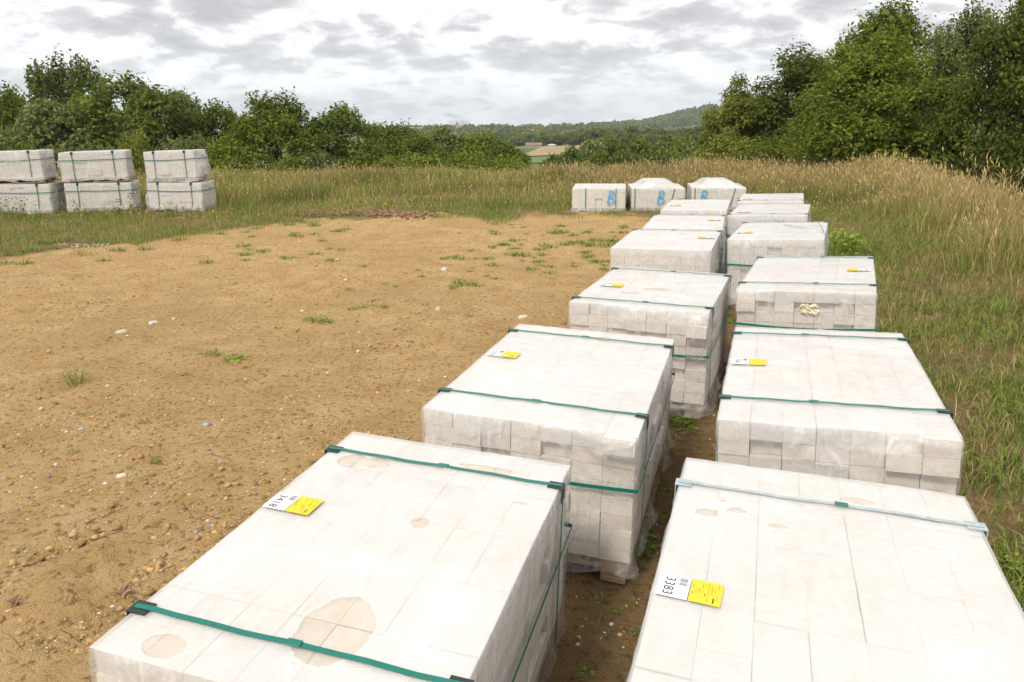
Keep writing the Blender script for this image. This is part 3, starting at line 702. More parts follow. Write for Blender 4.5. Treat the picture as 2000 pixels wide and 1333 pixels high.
def trunk_mesh(seed, zc, C, r0, limbs=9):
    """from the ground (z=0) up to a crown centred at height zc, with limbs to its lobes"""
    r = random.Random(seed); V = []; Fq = []; p = Vector((0, 0, -.3)); n = 5; top = zc + .5 * max(c[2] for c in C)
    pts = [p]
    for k in range(1, n + 1): pts.append(Vector((r.gauss(0, .06) * zc * .3, r.gauss(0, .06) * zc * .3, -.3 + (top + .3) * k / n)))
    for k in range(n): tube(V, Fq, pts[k], pts[k + 1], r0 * (1 - .8 * k / n), r0 * (1 - .8 * (k + 1) / n))
    for c in r.sample(list(map(tuple, C)), min(limbs, len(C))):
        k = r.randint(1, n - 1); e = Vector((c[0], c[1], c[2] + zc)); m_ = pts[k].lerp(e, .5) + Vector((0, 0, .1 * zc * .3))
        tube(V, Fq, pts[k], m_, r0 * .35, r0 * .22, 5); tube(V, Fq, m_, e, r0 * .22, r0 * .06, 5)
    return mesh('trunk', V, Fq, M_BARK, True)
GREEN_D = ((0.056, 0.084, 0.014), (0.218, 0.259, 0.049)); GREEN_M = ((0.078, 0.119, 0.017), (0.300, 0.344, 0.052))
GREEN_G = ((0.089, 0.117, 0.034), (0.307, 0.337, 0.112)); GREEN_O = ((0.095, 0.120, 0.019), (0.362, 0.379, 0.076))
def tree(name, label, cat, x, y, ztop, width, cr, group=None, rotz=0, zb=None, hfrac=.93, depthw=None):
    """cr = (crown mesh, lobes, trunk mesh) of unit half size; the crown fills hfrac of the height"""
    zg = float(base_z(x, y)) if zb is None else zb; H = ztop - zg
    cm, C, tm, uh = cr
    o = empty(name, Matrix.Translation((x, y, zg)) @ Matrix.Rotation(rotz, 4, 'Z'))
    tag(o, label, cat, group)
    sx = width / 2; sz = H / uh
    c = bpy.data.objects.new('crown', cm); COL.objects.link(c); c.parent = o; c.scale = (sx, sx if depthw is None else depthw / 2, sz)
    t_ = bpy.data.objects.new('trunk', tm); COL.objects.link(t_); t_.parent = o; t_.scale = (sx, sx, sz)
    return o
def proto(seed, n, leaf, cols, aspect=1.0, lobes=26, lobe_r=.34, shape=1.0, trunk=.07, clear=.08):
    """unit tree: crown half width 1, standing on z = 0, total height uh"""
    hz = aspect; me, C = crown(seed, 1, 1, hz, n, leaf, cols, lobes, lobe_r, shape)
    co = np.empty(len(me.vertices) * 3, np.float32); me.vertices.foreach_get('co', co); co = co.reshape(-1, 3)
    lo, hi = np.percentile(co[:, 2], .3), np.percentile(co[:, 2], 99.9); span = hi - lo; lift = -lo + clear * span
    co[:, 2] += lift; me.vertices.foreach_set('co', co.ravel()); me.update()
    return me, C, trunk_mesh(seed, lift, C, trunk), float(hi + lift)
# right-hand wood edge
RT = [ # pixel x, top pixel y, width px, distance, proto args, text
 (1455, 148, 170, 40, dict(cols=GREEN_O, lobes=51, lobe_r=0.211, n=28500, leaf=0.056, aspect=1.3), 'slender yellowish-green tree at the open end of the wood edge'),
 (1585, 88, 250, 38, dict(cols=GREEN_D, lobes=68, n=38000, leaf=0.050, aspect=1.25, lobe_r=0.234), 'dark green broadleaf tree between the slender tree and the round hornbeam-like tree'),
 (1712, 72, 300, 27, dict(cols=GREEN_M, lobes=78, n=57000, leaf=0.041, aspect=1.1, lobe_r=0.234), 'bright green rounded tree standing forward of the wood edge'),
 (1750, 2, 270, 37, dict(cols=GREEN_M, lobes=68, n=41800, leaf=0.046, aspect=1.2, lobe_r=0.234), 'tall tree rising behind the bright green rounded tree'),
 (1900, 8, 230, 30, dict(cols=GREEN_G, lobes=74, n=49400, leaf=0.046, aspect=1.5, lobe_r=0.211), 'tall grey-green tree behind the tallest dry grass'),
 (2030, -40, 250, 24, dict(cols=GREEN_D, lobes=68, n=45600, leaf=0.046, aspect=1.5, lobe_r=0.218), 'very dark green tree overhanging the bank end of the wood'),
 (1840, 120, 190, 34, dict(cols=GREEN_M, lobes=57, n=26600, leaf=0.053, aspect=1.3, lobe_r=0.218), 'mid green tree wedged between the rounded tree and the grey-green tree'),
 (2170, -90, 300, 27, dict(cols=GREEN_D, lobes=61, n=19000, leaf=0.066, aspect=1.5, lobe_r=0.234), 'unseen dark tree continuing the wood beyond the grey-green tree, added to shade it')]  # last tree stands out of view, added to shade this end of the wood
for i, (px, py, wp, D, kw, txt) in enumerate(RT):
    p = pix(px, py, depth=D); pr = proto(100 + i, **kw)
    tree('broadleaf_tree', txt, 'tree', p.x, D, p.z, wp / F_PX * D * 1.12, pr, 'trees of the near wood edge', rotz=i * 1.3)
SHRUB = [proto(140 + i, 8000, .075, c, .85, 26, .36, .6, .05, .0) for i, c in enumerate((GREEN_M, GREEN_G, GREEN_O))]
def shrub(px, py, wp, D, k, txt, group, name='shrub'):
    p = pix(px, py, depth=D); tree(name, txt, 'shrub', p.x, D, p.z, wp / F_PX * D * 1.3, SHRUB[k], group, rotz=px * .1)
for px, py, wp, D, k, txt in ((1425, 262, 120, 36, 2, 'low yellowish shrub under the slender tree'), (1520, 262, 130, 34, 0, 'low green shrub before the dark broadleaf tree'),
      (1660, 200, 170, 25, 0, 'leafy light shrub in front of the bright green rounded tree'), (1790, 250, 160, 26, 0, 'shaded shrub at the foot of the bright green rounded tree'),
      (1890, 200, 170, 25.5, 1, 'grey-green shrub below the tall grey-green tree'), (1385, 275, 70, 42, 0, 'small shrub at the open end of the wood edge')):
    shrub(px, py, wp, D, k, txt, 'shrubs along the near wood edge')
# left-hand tree line
LP = [proto(200, 17000, .07, GREEN_D, 1.05, 64, .235, .6), proto(201, 17000, .07, GREEN_M, 1.0, 60, .24, .6), proto(202, 17000, .065, GREEN_M, 1.15, 64, .23, 1.1), proto(203, 16000, .07, GREEN_G, 1.0, 60, .24, .6)]
POP = [proto(210 + i, 14000, .10, GREEN_D, 2.0, 46, .26, .7, .06, .05) for i in range(2)]
LT = [(60, 122, 95, 84, 'p0', 'poplar at the tree end of the tall poplar group'), (112, 106, 100, 88, 'p1', 'tallest poplar of the group above the tree line'), (160, 112, 90, 86, 'p0', 'poplar beside the tallest poplar'), (197, 140, 56, 84, 'p1', 'shortest poplar at the edge of the tall poplar group'),
 (12, 168, 130, 56, 1, 'leafy green tree below the poplars above the weed-fronted stack'), (88, 196, 150, 50, 3, 'pale grey-green tree between the first two double stacks'), (165, 185, 140, 54, 1, 'green tree behind the middle double stack'),
 (252, 145, 190, 52, 0, 'large oak-like tree above the gap between the double stacks'), (340, 178, 120, 55, 3, 'rounded grey-green tree behind the double stack beside the meadow'), (408, 198, 130, 54, 0, 'bushy tree just past the double stack beside the meadow'),
 (455, 216, 70, 62, 3, 'small tree showing between two larger trees of the line'), (530, 178, 150, 48, 2, 'pointed bright green tree at the head of the open meadow'), (655, 203, 145, 50, 0, 'dark round-topped tree beside the pointed bright green tree'),
 (735, 243, 70, 60, 3, 'low tree in the dip next to the dark round-topped tree'), (772, 238, 100, 60, 2, 'tree with twin pointed tops in the lower tree line'), (822, 258, 90, 58, 1, 'low green tree under the far white buildings'),
 (868, 247, 110, 62, 3, 'tree of the lower line below the church tower'), (935, 258, 120, 62, 1, 'spreading green tree of the lower line past the church tower'), (985, 274, 90, 60, 1, 'last tree of the lower line before the stubble field')]
for i, (px, py, wp, D, k, txt) in enumerate(LT):
    p = pix(px, py, depth=D); pr = POP[int(k[1])] if isinstance(k, str) else LP[k]
    tree('poplar_tree' if isinstance(k, str) else 'broadleaf_tree', txt, 'tree', p.x, D, p.z, wp / F_PX * D * 1.35, pr, 'trees of the far tree line', rotz=i * 2.1)
for px, py, wp, D, k, txt in ((100, 280, 120, 44, 1, 'grey willow-like shrub between the first two double stacks'), (30, 275, 90, 46, 0, 'green shrub behind the weed-fronted stack'), (265, 252, 70, 42, 2, 'yellow-green bush between the middle stack and the meadow stack'), (200, 282, 90, 44, 1, 'grey shrub behind the middle double stack'),
   (440, 268, 110, 45, 0, 'shrub at the foot of the bushy tree past the stacks'), (570, 300, 80, 40, 0, 'low round bush under the pointed bright green tree'), (620, 290, 90, 46, 1, 'shrub under the dark round-topped tree'), (700, 290, 110, 48, 0, 'shrub at the edge of the dark round-topped tree'), (757, 305, 70, 44, 2, 'small yellow-green bush at the meadow edge'), (500, 285, 80, 45, 0, 'shrub left at the foot of the pointed tree'),
   (360, 262, 120, 45, 1, 'shrub behind the double stack beside the meadow'), (820, 296, 130, 50, 0, 'hedge shrub below the low green tree'), (900, 296, 120, 52, 0, 'hedge shrub below the spreading green tree'), (970, 300, 110, 50, 0, 'hedge shrub below the last tree of the lower line'), (1012, 308, 50, 52, 2, 'small shrub beside the green pasture')):
    shrub(px, py, wp, D, k, txt.replace(' left ', ' '), 'shrubs along the far tree line')
# trees in the valley
MP = [proto(300 + i, 3600, .15, c, a, 26, .33) for i, (c, a) in enumerate(((GREEN_D, 1.0), (GREEN_M, .95), (GREEN_G, 1.05)))]
G_V = 'trees in the valley'
for i, (px, py, wp, D, k) in enumerate(((1075, 300, 60, 100, 0), (1118, 285, 80, 112, 0), (1150, 272, 80, 122, 2), (1192, 268, 95, 128, 0), (1172, 292, 60, 96, 1), (1222, 292, 80, 98, 0), (1255, 268, 90, 112, 1), (1302, 268, 100, 118, 0), (1338, 266, 70, 104, 1), (1280, 292, 70, 92, 0), (1330, 300, 60, 90, 1), (1375, 272, 90, 96, 2), (1405, 262, 80, 84, 1))):
    p = pix(px, py, depth=D); tree('valley_tree', ('dark green', 'bright green', 'grey-green')[k] + ' broadleaf tree in the valley just beyond the meadow crest', 'tree', p.x, D, p.z, wp / F_PX * D * 1.1, MP[k], G_V, rotz=i * 1.7)
for i, (px, py, wp, D, k) in enumerate(((1170, 249, 60, 420, 2), (1140, 262, 40, 410, 0), (1205, 250, 50, 460, 0), (1235, 246, 50, 470, 1), (1262, 250, 55, 450, 0), (1295, 252, 60, 430, 0), (1330, 248, 60, 440, 2), (1362, 245, 60, 420, 0), (1395, 250, 60, 400, 0), (1120, 258, 45, 520, 0), (1090, 262, 40, 540, 0), (1058, 280, 30, 430, 1), (1035, 262, 40, 560, 0), (1010, 268, 45, 540, 2), (1062, 264, 44, 500, 0), (1225, 262, 60, 330, 0), (1270, 262, 60, 340, 2), (1310, 262, 60, 330, 1), (1350, 262, 60, 320, 0), (1190, 264, 50, 350, 1))):
    p = pix(px, py, depth=D); tree('valley_tree', ('dark green', 'bright green', 'grey-green')[k] + ' broadleaf tree on the far valley side around the stubble field', 'tree', p.x, D, p.z, wp / F_PX * D * 1.1, MP[k], 'trees on the far valley side', rotz=i * 1.7)
# far woods that read as one mass
def far_wood(name, label, pts, hgt, leaf, seed, per=70):
    g = np.random.default_rng(seed); n = len(pts); P = np.array(pts)
    z = base_z(P[:, 0], P[:, 1]); h = hgt * (.7 + .6 * g.random(n))
    d = g.normal(size=(n, per, 3)); d /= np.linalg.norm(d, axis=2)[..., None]; d[..., 2] = np.abs(d[..., 2]) * 1.0
    L = np.stack([P[:, 0][:, None] + d[..., 0] * h[:, None] * .55, P[:, 1][:, None] + d[..., 1] * h[:, None] * .55, z[:, None] + h[:, None] * (.12 + .85 * d[..., 2])], -1) + g.normal(size=(n, per, 3)) * hgt * .06
    nrm = d + g.normal(size=d.shape) * .4; nrm /= np.linalg.norm(nrm, axis=2)[..., None]
    t = np.cross(nrm, g.normal(size=d.shape)); t /= np.linalg.norm(t, axis=2)[..., None]; b_ = np.cross(nrm, t); s = leaf * (.6 + .8 * g.random((n, per, 1)))
    V = np.stack([L - t * s, L + b_ * s * .8, L + t * s, L - b_ * s * .8], 2).reshape(-1, 3)
    m_ = np.clip(g.random((n, 1)) * .6 + g.random((n, per)) * .4, 0, 1)[..., None]; c = np.array(GREEN_D[0]) * (1 - m_) + np.array(GREEN_M[1]) * .8 * m_
    return kind(link(name, npmesh(name, V, np.arange(len(V)).reshape(-1, 4), None, M_LEAF, np.repeat(c.reshape(-1, 3), 4, 0))), 'stuff')
def spread(n, px0, px1, d0, d1, seed):
    g = np.random.default_rng(seed); D = d0 + (d1 - d0) * g.random(n); px = px0 + (px1 - px0) * g.random(n)
    return np.stack([(px - 1000) / F_PX * D, D], -1)
for nm, lb, a, hg, lf, sd_ in (
  ('distant_wood', 'dark wood along the far ridge around the church', np.concatenate([spread(330, 640, 1290, 1260, 1500, 1), spread(120, 700, 1290, 950, 1100, 2)]), 11, 2.0, 11),
  ('hillside_wood', 'wood covering the distant hill above the valley', spread(620, 1150, 1500, 1450, 2000, 3), 12, 2.4, 12),
  ('valley_wood', 'wood on the valley side below the distant hill', np.concatenate([spread(150, 1150, 1480, 600, 860, 4), spread(70, 960, 1180, 620, 800, 5)]), 10, 1.6, 13)):
    o = far_wood(nm, lb, a, hg, lf, sd_); o['label'] = lb; o['category'] = 'wood'
# church and far buildings
def gable(root, cx, cy, cz, l, w_, hw, hr, rot, wm, rm):
    bm = bmesh.new(); box_bm(bm, (0, 0, hw / 2), (l, w_, hw)); o = link('wall', bm_mesh('wall', bm, wm), root, Matrix.Translation((cx, cy, cz)) @ Matrix.Rotation(rot, 4, 'Z'))
    V = [(-l / 2 - .3, -w_ / 2 - .4, hw + .02), (l / 2 + .3, -w_ / 2 - .4, hw + .02), (l / 2 + .3, w_ / 2 + .4, hw + .02), (-l / 2 - .3, w_ / 2 + .4, hw + .02), (-l / 2 - .3, 0, hw + hr), (l / 2 + .3, 0, hw + hr)]
    link('roof', mesh('roof', V, [(0, 1, 5, 4), (2, 3, 4, 5), (1, 2, 5), (3, 0, 4), (3, 2, 1, 0)], rm), root, Matrix.Translation((cx, cy, cz)) @ Matrix.Rotation(rot, 4, 'Z'))
p = pix(893, 254, depth=1245)
ch = empty('church', Matrix.Translation((p.x, p.y, p.z - 4))); tag(ch, 'small stone church with pointed tower on the far ridge', 'church')
bm = bmesh.new(); box_bm(bm, (0, 0, 6), (4.2, 4.2, 12)); link('tower', bm_mesh('tower', bm, M_STONEW), ch)
V = [(-2.3, -2.3, 12), (2.3, -2.3, 12), (2.3, 2.3, 12), (-2.3, 2.3, 12), (0, 0, 18)]
link('tower_roof', mesh('tower_roof', V, [(0, 1, 4), (1, 2, 4), (2, 3, 4), (3, 0, 4), (3, 2, 1, 0)], M_SLATE), ch)
gable(ch, 6.2, 0, 0, 8, 6, 6, 4, .5, M_STONEW, M_TILE)
HS = [(1008, 262, 1120, 9, 7, .2, 'white house with red roof beside its twin across the valley'), (1020, 262, 1120, 8, 6, -.3, 'white house with red roof, second of the pair across the valley'), (1038, 259, 1150, 9, 7, .1, 'lone pale house higher up the far slope'), (1045, 263, 1100, 9, 6, .0, 'pale house below the lone house on the far slope'), (1073, 256, 1180, 7, 6, .3, 'small pale house near the top of the far slope'), (943, 264, 1010, 8, 6, .2, 'small pale house near the straw field'), (900, 256, 1230, 7, 5, .4, 'low white house just below the church')]
for px, py, D, l, w_, ro, txt in HS:
    p = pix(px, py + 2, depth=D); h_ = empty('house', Matrix.Translation((p.x, p.y, p.z))); tag(h_, txt, 'house', 'far houses'); gable(h_, 0, 0, 0, l, w_, 4.0, 2.4, ro, M_WALL, M_TILE)
for px, py, D, l, txt in ((802, 254, 1150, 15, 'long white shed on the far ridge'), (818, 254, 1160, 8, 'short white shed next to the long one')):
    p = pix(px, py + 2, depth=D); h_ = empty('shed', Matrix.Translation((p.x, p.y, p.z))); tag(h_, txt, 'shed', 'far sheds'); gable(h_, 0, 0, 0, l, 8, 4, 1.2, 0, M_WALL, M_WALL)
p = pix(1042, 289, depth=425); h_ = empty('barn', Matrix.Translation((p.x, p.y, p.z - .5))); tag(h_, 'long low barn with tiled roof above the stubble field', 'barn'); gable(h_, 0, 0, 0, 8.5, 5, 2.0, 1.3, .1, M_WALL, M_TILE)
V = []; Fq = []; p = pix(1041, 290, depth=420); tube(V, Fq, (0, 0, 0), (0, 0, 6), .14, .1); tube(V, Fq, (-.6, 0, 5.8), (.6, 0, 5.8), .08, .08)
tag(link('utility_pole', mesh('utility_pole', V, Fq, M_GREY), None, Matrix.Translation((p.x, p.y, p.z - 1))), 'thin utility pole standing over the long low barn', 'pole')
for px, py, D, txt in ((1078, 284, 398, 'pale parked tarpaulin heap on the stubble field crest'),):
    p = pix(px, py, depth=D); V = []; Fq = []
    bm = bmesh.new(); bmesh.ops.create_icosphere(bm, subdivisions=2, radius=1)
    for v_ in bm.verts: v_.co = Vector((v_.co.x * 2.4, v_.co.y * 1.2, max(v_.co.z, -.2) * .8 + .1 * math.sin(v_.co.x * 9)))
    tag(link('hay_heap', bm_mesh('hay_heap', bm, M_WALL, 0, True), None, Matrix.Translation((p.x, p.y, float(base_z(p.x, p.y)) + .3))), 'pale heap on the crest of the stubble field', 'heap')

# ------------------------------------------------------------------ grass
STRAW = np.array((.50, .375, .17)); STRAW2 = np.array((.37, .275, .125)); GRN = np.array((.21, .30, .05)); GRN2 = np.array((.135, .21, .04)); OLIVE = np.array((.31, .31, .10))
def blades(x, y, hgt, wid, lean, cols, seed, heads=None, z=None):
    g = np.random.default_rng(seed); n = len(x); z = gz(x, y) if z is None else z
    a = g.random(n) * 6.283; f = a + g.normal(size=n) * .8
    dx, dy = np.cos(a), np.sin(a); wx, wy = -np.sin(f) * wid / 2, np.cos(f) * wid / 2
    # width faces the viewer's side only by chance: each blade has its own turn
    base = np.stack([x, y, z - .01], -1); W = np.stack([wx, wy, np.zeros(n)], -1)
    mid = base + np.stack([dx * lean * hgt * .30, dy * lean * hgt * .30, hgt * .58], -1)
    tip = base + np.stack([dx * lean * hgt, dy * lean * hgt, hgt * (1 - .35 * lean)], -1)
    V = np.stack([base - W, base + W, mid + W * .75, mid - W * .75, tip], 1)
    k = np.arange(n)[:, None] * 5
    Qd = k + np.array([[0, 1, 2, 3]]); T = k + np.array([[3, 2, 4]])
    C = np.repeat(cols[:, None, :], 5, 1) * np.array([.75, .75, 1, 1, 1.08])[None, :, None] ** 0
    V = V.reshape(-1, 3); C = C.reshape(-1, 3)
    if heads is not None:
        m = np.where(heads)[0]; t = tip[m] - mid[m]; t /= np.linalg.norm(t, axis=1)[:, None]
        ln = .05 + .06 * g.random(len(m)); wv = np.stack([np.cos(a[m] + 1.2), np.sin(a[m] + 1.2), np.zeros(len(m))], -1) * (.0045 + .004 * g.random(len(m)))[:, None]
        wv *= np.clip(np.hypot(x[m], y[m]) / 10, 1, 2.2)[:, None]
        H4 = np.stack([tip[m] - t * .03, tip[m] + t * ln[:, None] * .4 + wv, tip[m] + t * ln[:, None], tip[m] + t * ln[:, None] * .4 - wv], 1).reshape(-1, 3)
        o = len(V); V = np.concatenate([V, H4]); Qd = np.concatenate([Qd, o + np.arange(len(H4)).reshape(-1, 4)])
        C = np.concatenate([C, np.repeat(np.clip(cols[m] * .5 + STRAW * .62, 0, 1), 4, 0)])
    return V, Qd, T, C
def colmix(n, g, pal, w_):
    i = g.choice(len(pal), n, p=np.array(w_) / sum(w_)); return np.array(pal)[i] * (.7 + .6 * g.random(n))[:, None]
def grass(name, label, x, y, hgt, wid, lean, cols, seed, heads=None):
    V, Qd, T, C = blades(x, y, hgt, wid, lean, cols, seed, heads)
    o = link(name, npmesh(name, V, Qd, T, M_GRASS, C)); kind(o, 'stuff'); o['label'] = label; o['category'] = 'grass'; return o
FOOT = []
for o in list(COL.objects):
    if o.name.startswith('brick_pallet'):
        FOOT.append(o.matrix_world.copy().inverted())
def clear_of_pallets(x, y, m=.03):
    ok = np.ones(len(x), bool)
    for Mi in FOOT:
        u = Mi[0][0] * x + Mi[0][1] * y + Mi[0][3]; v = Mi[1][0] * x + Mi[1][1] * y + Mi[1][3]
        ok &= ~((np.abs(u) < .41 + m) & (np.abs(v) < .63 + m))
    return ok
# tall meadow
g = np.random.default_rng(21)
n = 400000; D = 12.2 + 21 * g.random(n) ** 1.25; px = -120 + 2240 * g.random(n); x = (px - 1000) / F_PX * D * 1.05; y = D
clump = fbm(x, y, .55, 3); gold = sstep(-.5, .7, fbm(x + 40, y, .22, 3) + .09 * (y - 18.5) + .12 * (x - 3.0))
edge = sstep(.1, 1.9, y - soil_limit(x)); sr = row_s(x, y)
keep = (g.random(n) < edge * (.45 + .4 * sstep(-.6, .5, clump)) * (.6 + .02 * (y - 12))) & (sr < 7.5) & clear_of_pallets(x, y, .06) & ~((x < -4.6) & (y < 13.6 + .4 * clump)) & ~((x > .8) & (x < 5.2) & (y < 14.2))
keep &= ~((x < -4) & (y < 16) & (y > 13) & (g.random(n) < .45))
x, y, clump, gold, edge = x[keep], y[keep], clump[keep], gold[keep], edge[keep]; n = len(x)
hg = (.15 + .40 * g.random(n) ** .8) * (.35 + .65 * sstep(0, 6, y - soil_limit(x))) * (.8 + .45 * clump) * (.8 + .3 * gold); isg = g.random(n) > .34 + .46 * gold
wd_ = sstep(.15, .6, fbm(x - 70, y + 11, .9, 3)); isg |= g.random(n) < .4 * wd_; cols = np.where(isg[:, None], colmix(n, g, [GRN, GRN2, OLIVE], [3, 3, 4]), colmix(n, g, [STRAW, STRAW2, OLIVE], [5, 4, 1.5])) * (1 - .25 * wd_)[:, None] * (1 + .22 * fbm(x, y + 30, .35, 2))[:, None]; hg = np.where(isg, hg * .8, hg)
grass('meadow_grass', 'tall straw and green meadow grass behind the yard', x, y, hg, .004 + .00032 * y + .003 * g.random(n), .12 + .3 * g.random(n), cols, 5, (~isg) & (g.random(n) < .08 + .25 * gold))
# flowers in the meadow
def flowers(name, label, x, y, zf, size, col, seed):
    g = np.random.default_rng(seed); n = len(x); P = np.stack([x, y, gz(x, y) + zf], -1); a = g.random(n) * 6.28
    t = np.stack([np.cos(a), np.sin(a), .4 * g.normal(size=n)], -1); u = np.stack([-np.sin(a) * .6, np.cos(a) * .6, .7 + 0 * a], -1); s = size[:, None]
    V = np.stack([P - t * s, P - u * s, P + t * s, P + u * s], 1).reshape(-1, 3)
    o = link(name, npmesh(name, V, np.arange(4 * n).reshape(-1, 4), None, M_GRASS, np.repeat(np.array(col)[None] * (.8 + .4 * g.random(n))[:, None], 4, 0))); kind(o, 'stuff'); o['label'] = label; o['category'] = 'wildflowers'
k = g.choice(n, 5200, replace=False); k = k[(y[k] < 24) & (gold[k] < .85)][:1500]
flowers('yellow_wildflowers', 'small yellow flowers dotted through the meadow', x[k], y[k], hg[k] * .95, .013 + .010 * g.random(len(k)), (.78, .56, .02), 31)
xx = np.concatenate([-9.5 + 4.5 * g.random(70), 1.5 + 9 * g.random(60)]); yy = np.concatenate([21 + 5 * g.random(70), 19 + 5 * g.random(60)])
flowers('white_wildflowers', 'white umbel flowers along the far edge of the meadow', xx, yy, .42 + .22 * g.random(130), .014 + .014 * g.random(130), (.55, .57, .48), 32)
# bank of tall dry grass on the pallet side
n = 150000; D = .6 + 17.5 * g.random(n) ** 1.1; s = -.1 + 5.5 * g.random(n); x = s + 1.15 + .32 * (D - 1.5); y = D
cl = fbm(x, y, 1.1, 3); tall = sstep(.9, 2.6, s + .45 * cl) * sstep(4.6, 7.5, y + .5 * cl)
dens = np.where(tall > .4, .62, .16 * sstep(.0, .5, s + .3 * cl)) * (.55 + .6 * sstep(-.5, .4, cl))
keep = (g.random(n) < dens) & clear_of_pallets(x, y, .04) & ((x - 6) < .35 * y + 4)
x, y, s, cl, tall = x[keep], y[keep], s[keep], cl[keep], tall[keep]; n = len(x)
isg = g.random(n) > .24 + .32 * tall
hg = np.where(isg, .06 + .11 * g.random(n) + .34 * tall * g.random(n), (.07 + .10 * g.random(n)) * (1 - tall) + tall * (.22 + .42 * g.random(n)))
ln = np.where(tall > .3, .15 + .55 * g.random(n) ** 1.6, .35 + .9 * g.random(n))
cols = np.where(isg[:, None], colmix(n, g, [GRN, GRN2, OLIVE], [4, 3, 3]), colmix(n, g, [STRAW, STRAW2], [3, 3]))
grass('bank_grass', 'long dry and green grass on the bank beside the pallets', x, y, hg, .0035 + .0025 * g.random(n) + .00022 * y, ln, cols, 6, (~isg) & (tall > .4) & (g.random(n) < .22))
# tallest seed stalks on the crest of the bank
n = 260; y = 6.8 + 5 * g.random(n); s = 2.2 + 1.7 * g.random(n); x = s + 1.15 + .32 * (y - 1.5)
grass('seed_stalks', 'tall pale seed-headed grass stalks against the dark wood', x, y, .50 + .55 * g.random(n), .006 + .003 * g.random(n), .12 + .42 * g.random(n), colmix(n, g, [STRAW, STRAW2], [1, 1]), 8, np.ones(n, bool))
# short turf: round the yard, at the stacks' feet, on the pallet side
n = 380000; D = 1.3 + 15 * g.random(n) ** .85; px = -150 + 2350 * g.random(n) ** .8; x = (px - 1000) / F_PX * D * 1.05; y = D
cl = fbm(x, y, 1.5, 3); sr = row_s(x, y); band = (y > soil_limit(x) - .9) & (y < soil_limit(x) + 6); right = (sr > .02)
pb = np.where(band, sstep(-.9, 1.0, y - soil_limit(x) + .9 * cl) * sstep(-.35, .25, cl + .5 * sstep(0, 1.5, y - soil_limit(x))), 0); pr_ = np.where(right, sstep(.05, .6, sr + .45 * cl) * (.25 + .75 * sstep(-.5, .3, cl)), 0)
keep = (g.random(n) < np.maximum(pb, pr_ * 1.0)) & clear_of_pallets(x, y, .02) & (sr < 4.5); x, y, cl = x[keep], y[keep], cl[keep]; n = len(x)
isg = g.random(n) < .70 + .25 * cl
grass('short_grass', 'short patchy grass and weeds round the edge of the bare yard', x, y, (.035 + .09 * g.random(n)) * np.where(isg, 1, 1.1), .004 + .004 * g.random(n), .3 + .8 * g.random(n), np.where(isg[:, None], colmix(n, g, [GRN * 1.1, GRN2, OLIVE], [4, 3, 2]), colmix(n, g, [STRAW, STRAW2], [2, 3])), 9)

# weeds one can count: rosettes and tufts in the yard
def tuft_mesh(seed, n, h, spread_, wid, pal, name):
    g = np.random.default_rng(seed); a = g.random(n) * 6.28; r = spread_ * g.random(n) ** .7
    V, Qd, T, C = blades(r * np.cos(a), r * np.sin(a), h * (.5 + .7 * g.random(n)), wid * (.6 + .8 * g.random(n)), .35 + .9 * g.random(n), colmix(n, g, pal, [1] * len(pal)), seed, z=np.zeros(n))
    return npmesh(name, V, Qd, T, M_GRASS, C)
def leafy_mesh(seed, n, h, spread_, leaf, pal, name):
    g = np.random.default_rng(seed); P = np.stack([spread_ * g.normal(size=n) * .5, spread_ * g.normal(size=n) * .5, h * g.random(n) ** .8], -1)
    nr = g.normal(size=(n, 3)) * .5 + [0, 0, 1]; nr /= np.linalg.norm(nr, axis=1)[:, None]; t = np.cross(nr, g.normal(size=(n, 3))); t /= np.linalg.norm(t, axis=1)[:, None]; b_ = np.cross(nr, t); s = leaf * (.6 + .7 * g.random(n))[:, None]
    V = np.stack([P - t * s * .5, P + b_ * s * .3, P + t * s * .5, P - b_ * s * .3], 1).reshape(-1, 3); Vs, Qs, Ts, Cs = blades(P[:, 0] * .6, P[:, 1] * .6, P[:, 2] + .02, np.full(n, .004), .2 + 0 * P[:, 0], colmix(n, g, pal, [1] * len(pal)), seed, z=np.zeros(n))
    Qd = np.concatenate([np.arange(4 * n).reshape(-1, 4), Qs + 4 * n]); return npmesh(name, np.concatenate([V, Vs]), Qd, Ts + 4 * n, M_GRASS, np.concatenate([np.repeat(colmix(n, g, pal, [1] * len(pal)), 4, 0), Cs]))
TUFTS = [tuft_mesh(400 + i, 60, .075, .10, .008, [GRN * 1.15, GRN, GRN2], 'grass_tuft') for i in range(3)]
ROS = [leafy_mesh(410 + i, 26, .035, .10, .05, [GRN * 1.2, GRN], 'weed') for i in range(3)]
TALLW = [leafy_mesh(420 + i, 46, .34, .13, .045, [GRN2, GRN, OLIVE], 'weed') for i in range(3)]
BRIGHT = [leafy_mesh(430 + i, 150, .28, .24, .07, [GRN * 1.5, GRN * 1.2], 'weed') for i in range(2)]
def plant(nm, me, px, py, sc, txt, grp, rz, zs=1.0, z=0.0):
    p = pix(px, py, z=z); o = link(nm, me); o.location = (p.x, p.y, float(gz(p.x, p.y)) - .004); o.rotation_euler = (0, 0, rz); o.scale = (sc, sc, sc * zs); tag(o, txt, 'weed', grp); return o
G_T = 'green tufts growing on the bare yard'
TU = random.Random(4)
MORE = [(TU.uniform(950, 1255), TU.triangular(418, 545, 470), TU.uniform(.35, 1.0)) for _ in range(70)] + [(TU.uniform(640, 1000), TU.uniform(480, 620), TU.uniform(.25, .6)) for _ in range(22)] + [(TU.uniform(0, 700), TU.uniform(440, 520), TU.uniform(.5, 1.1)) for _ in range(40)] + [(TU.uniform(100, 700), TU.uniform(540, 980), TU.uniform(.15, .35)) for _ in range(24)]
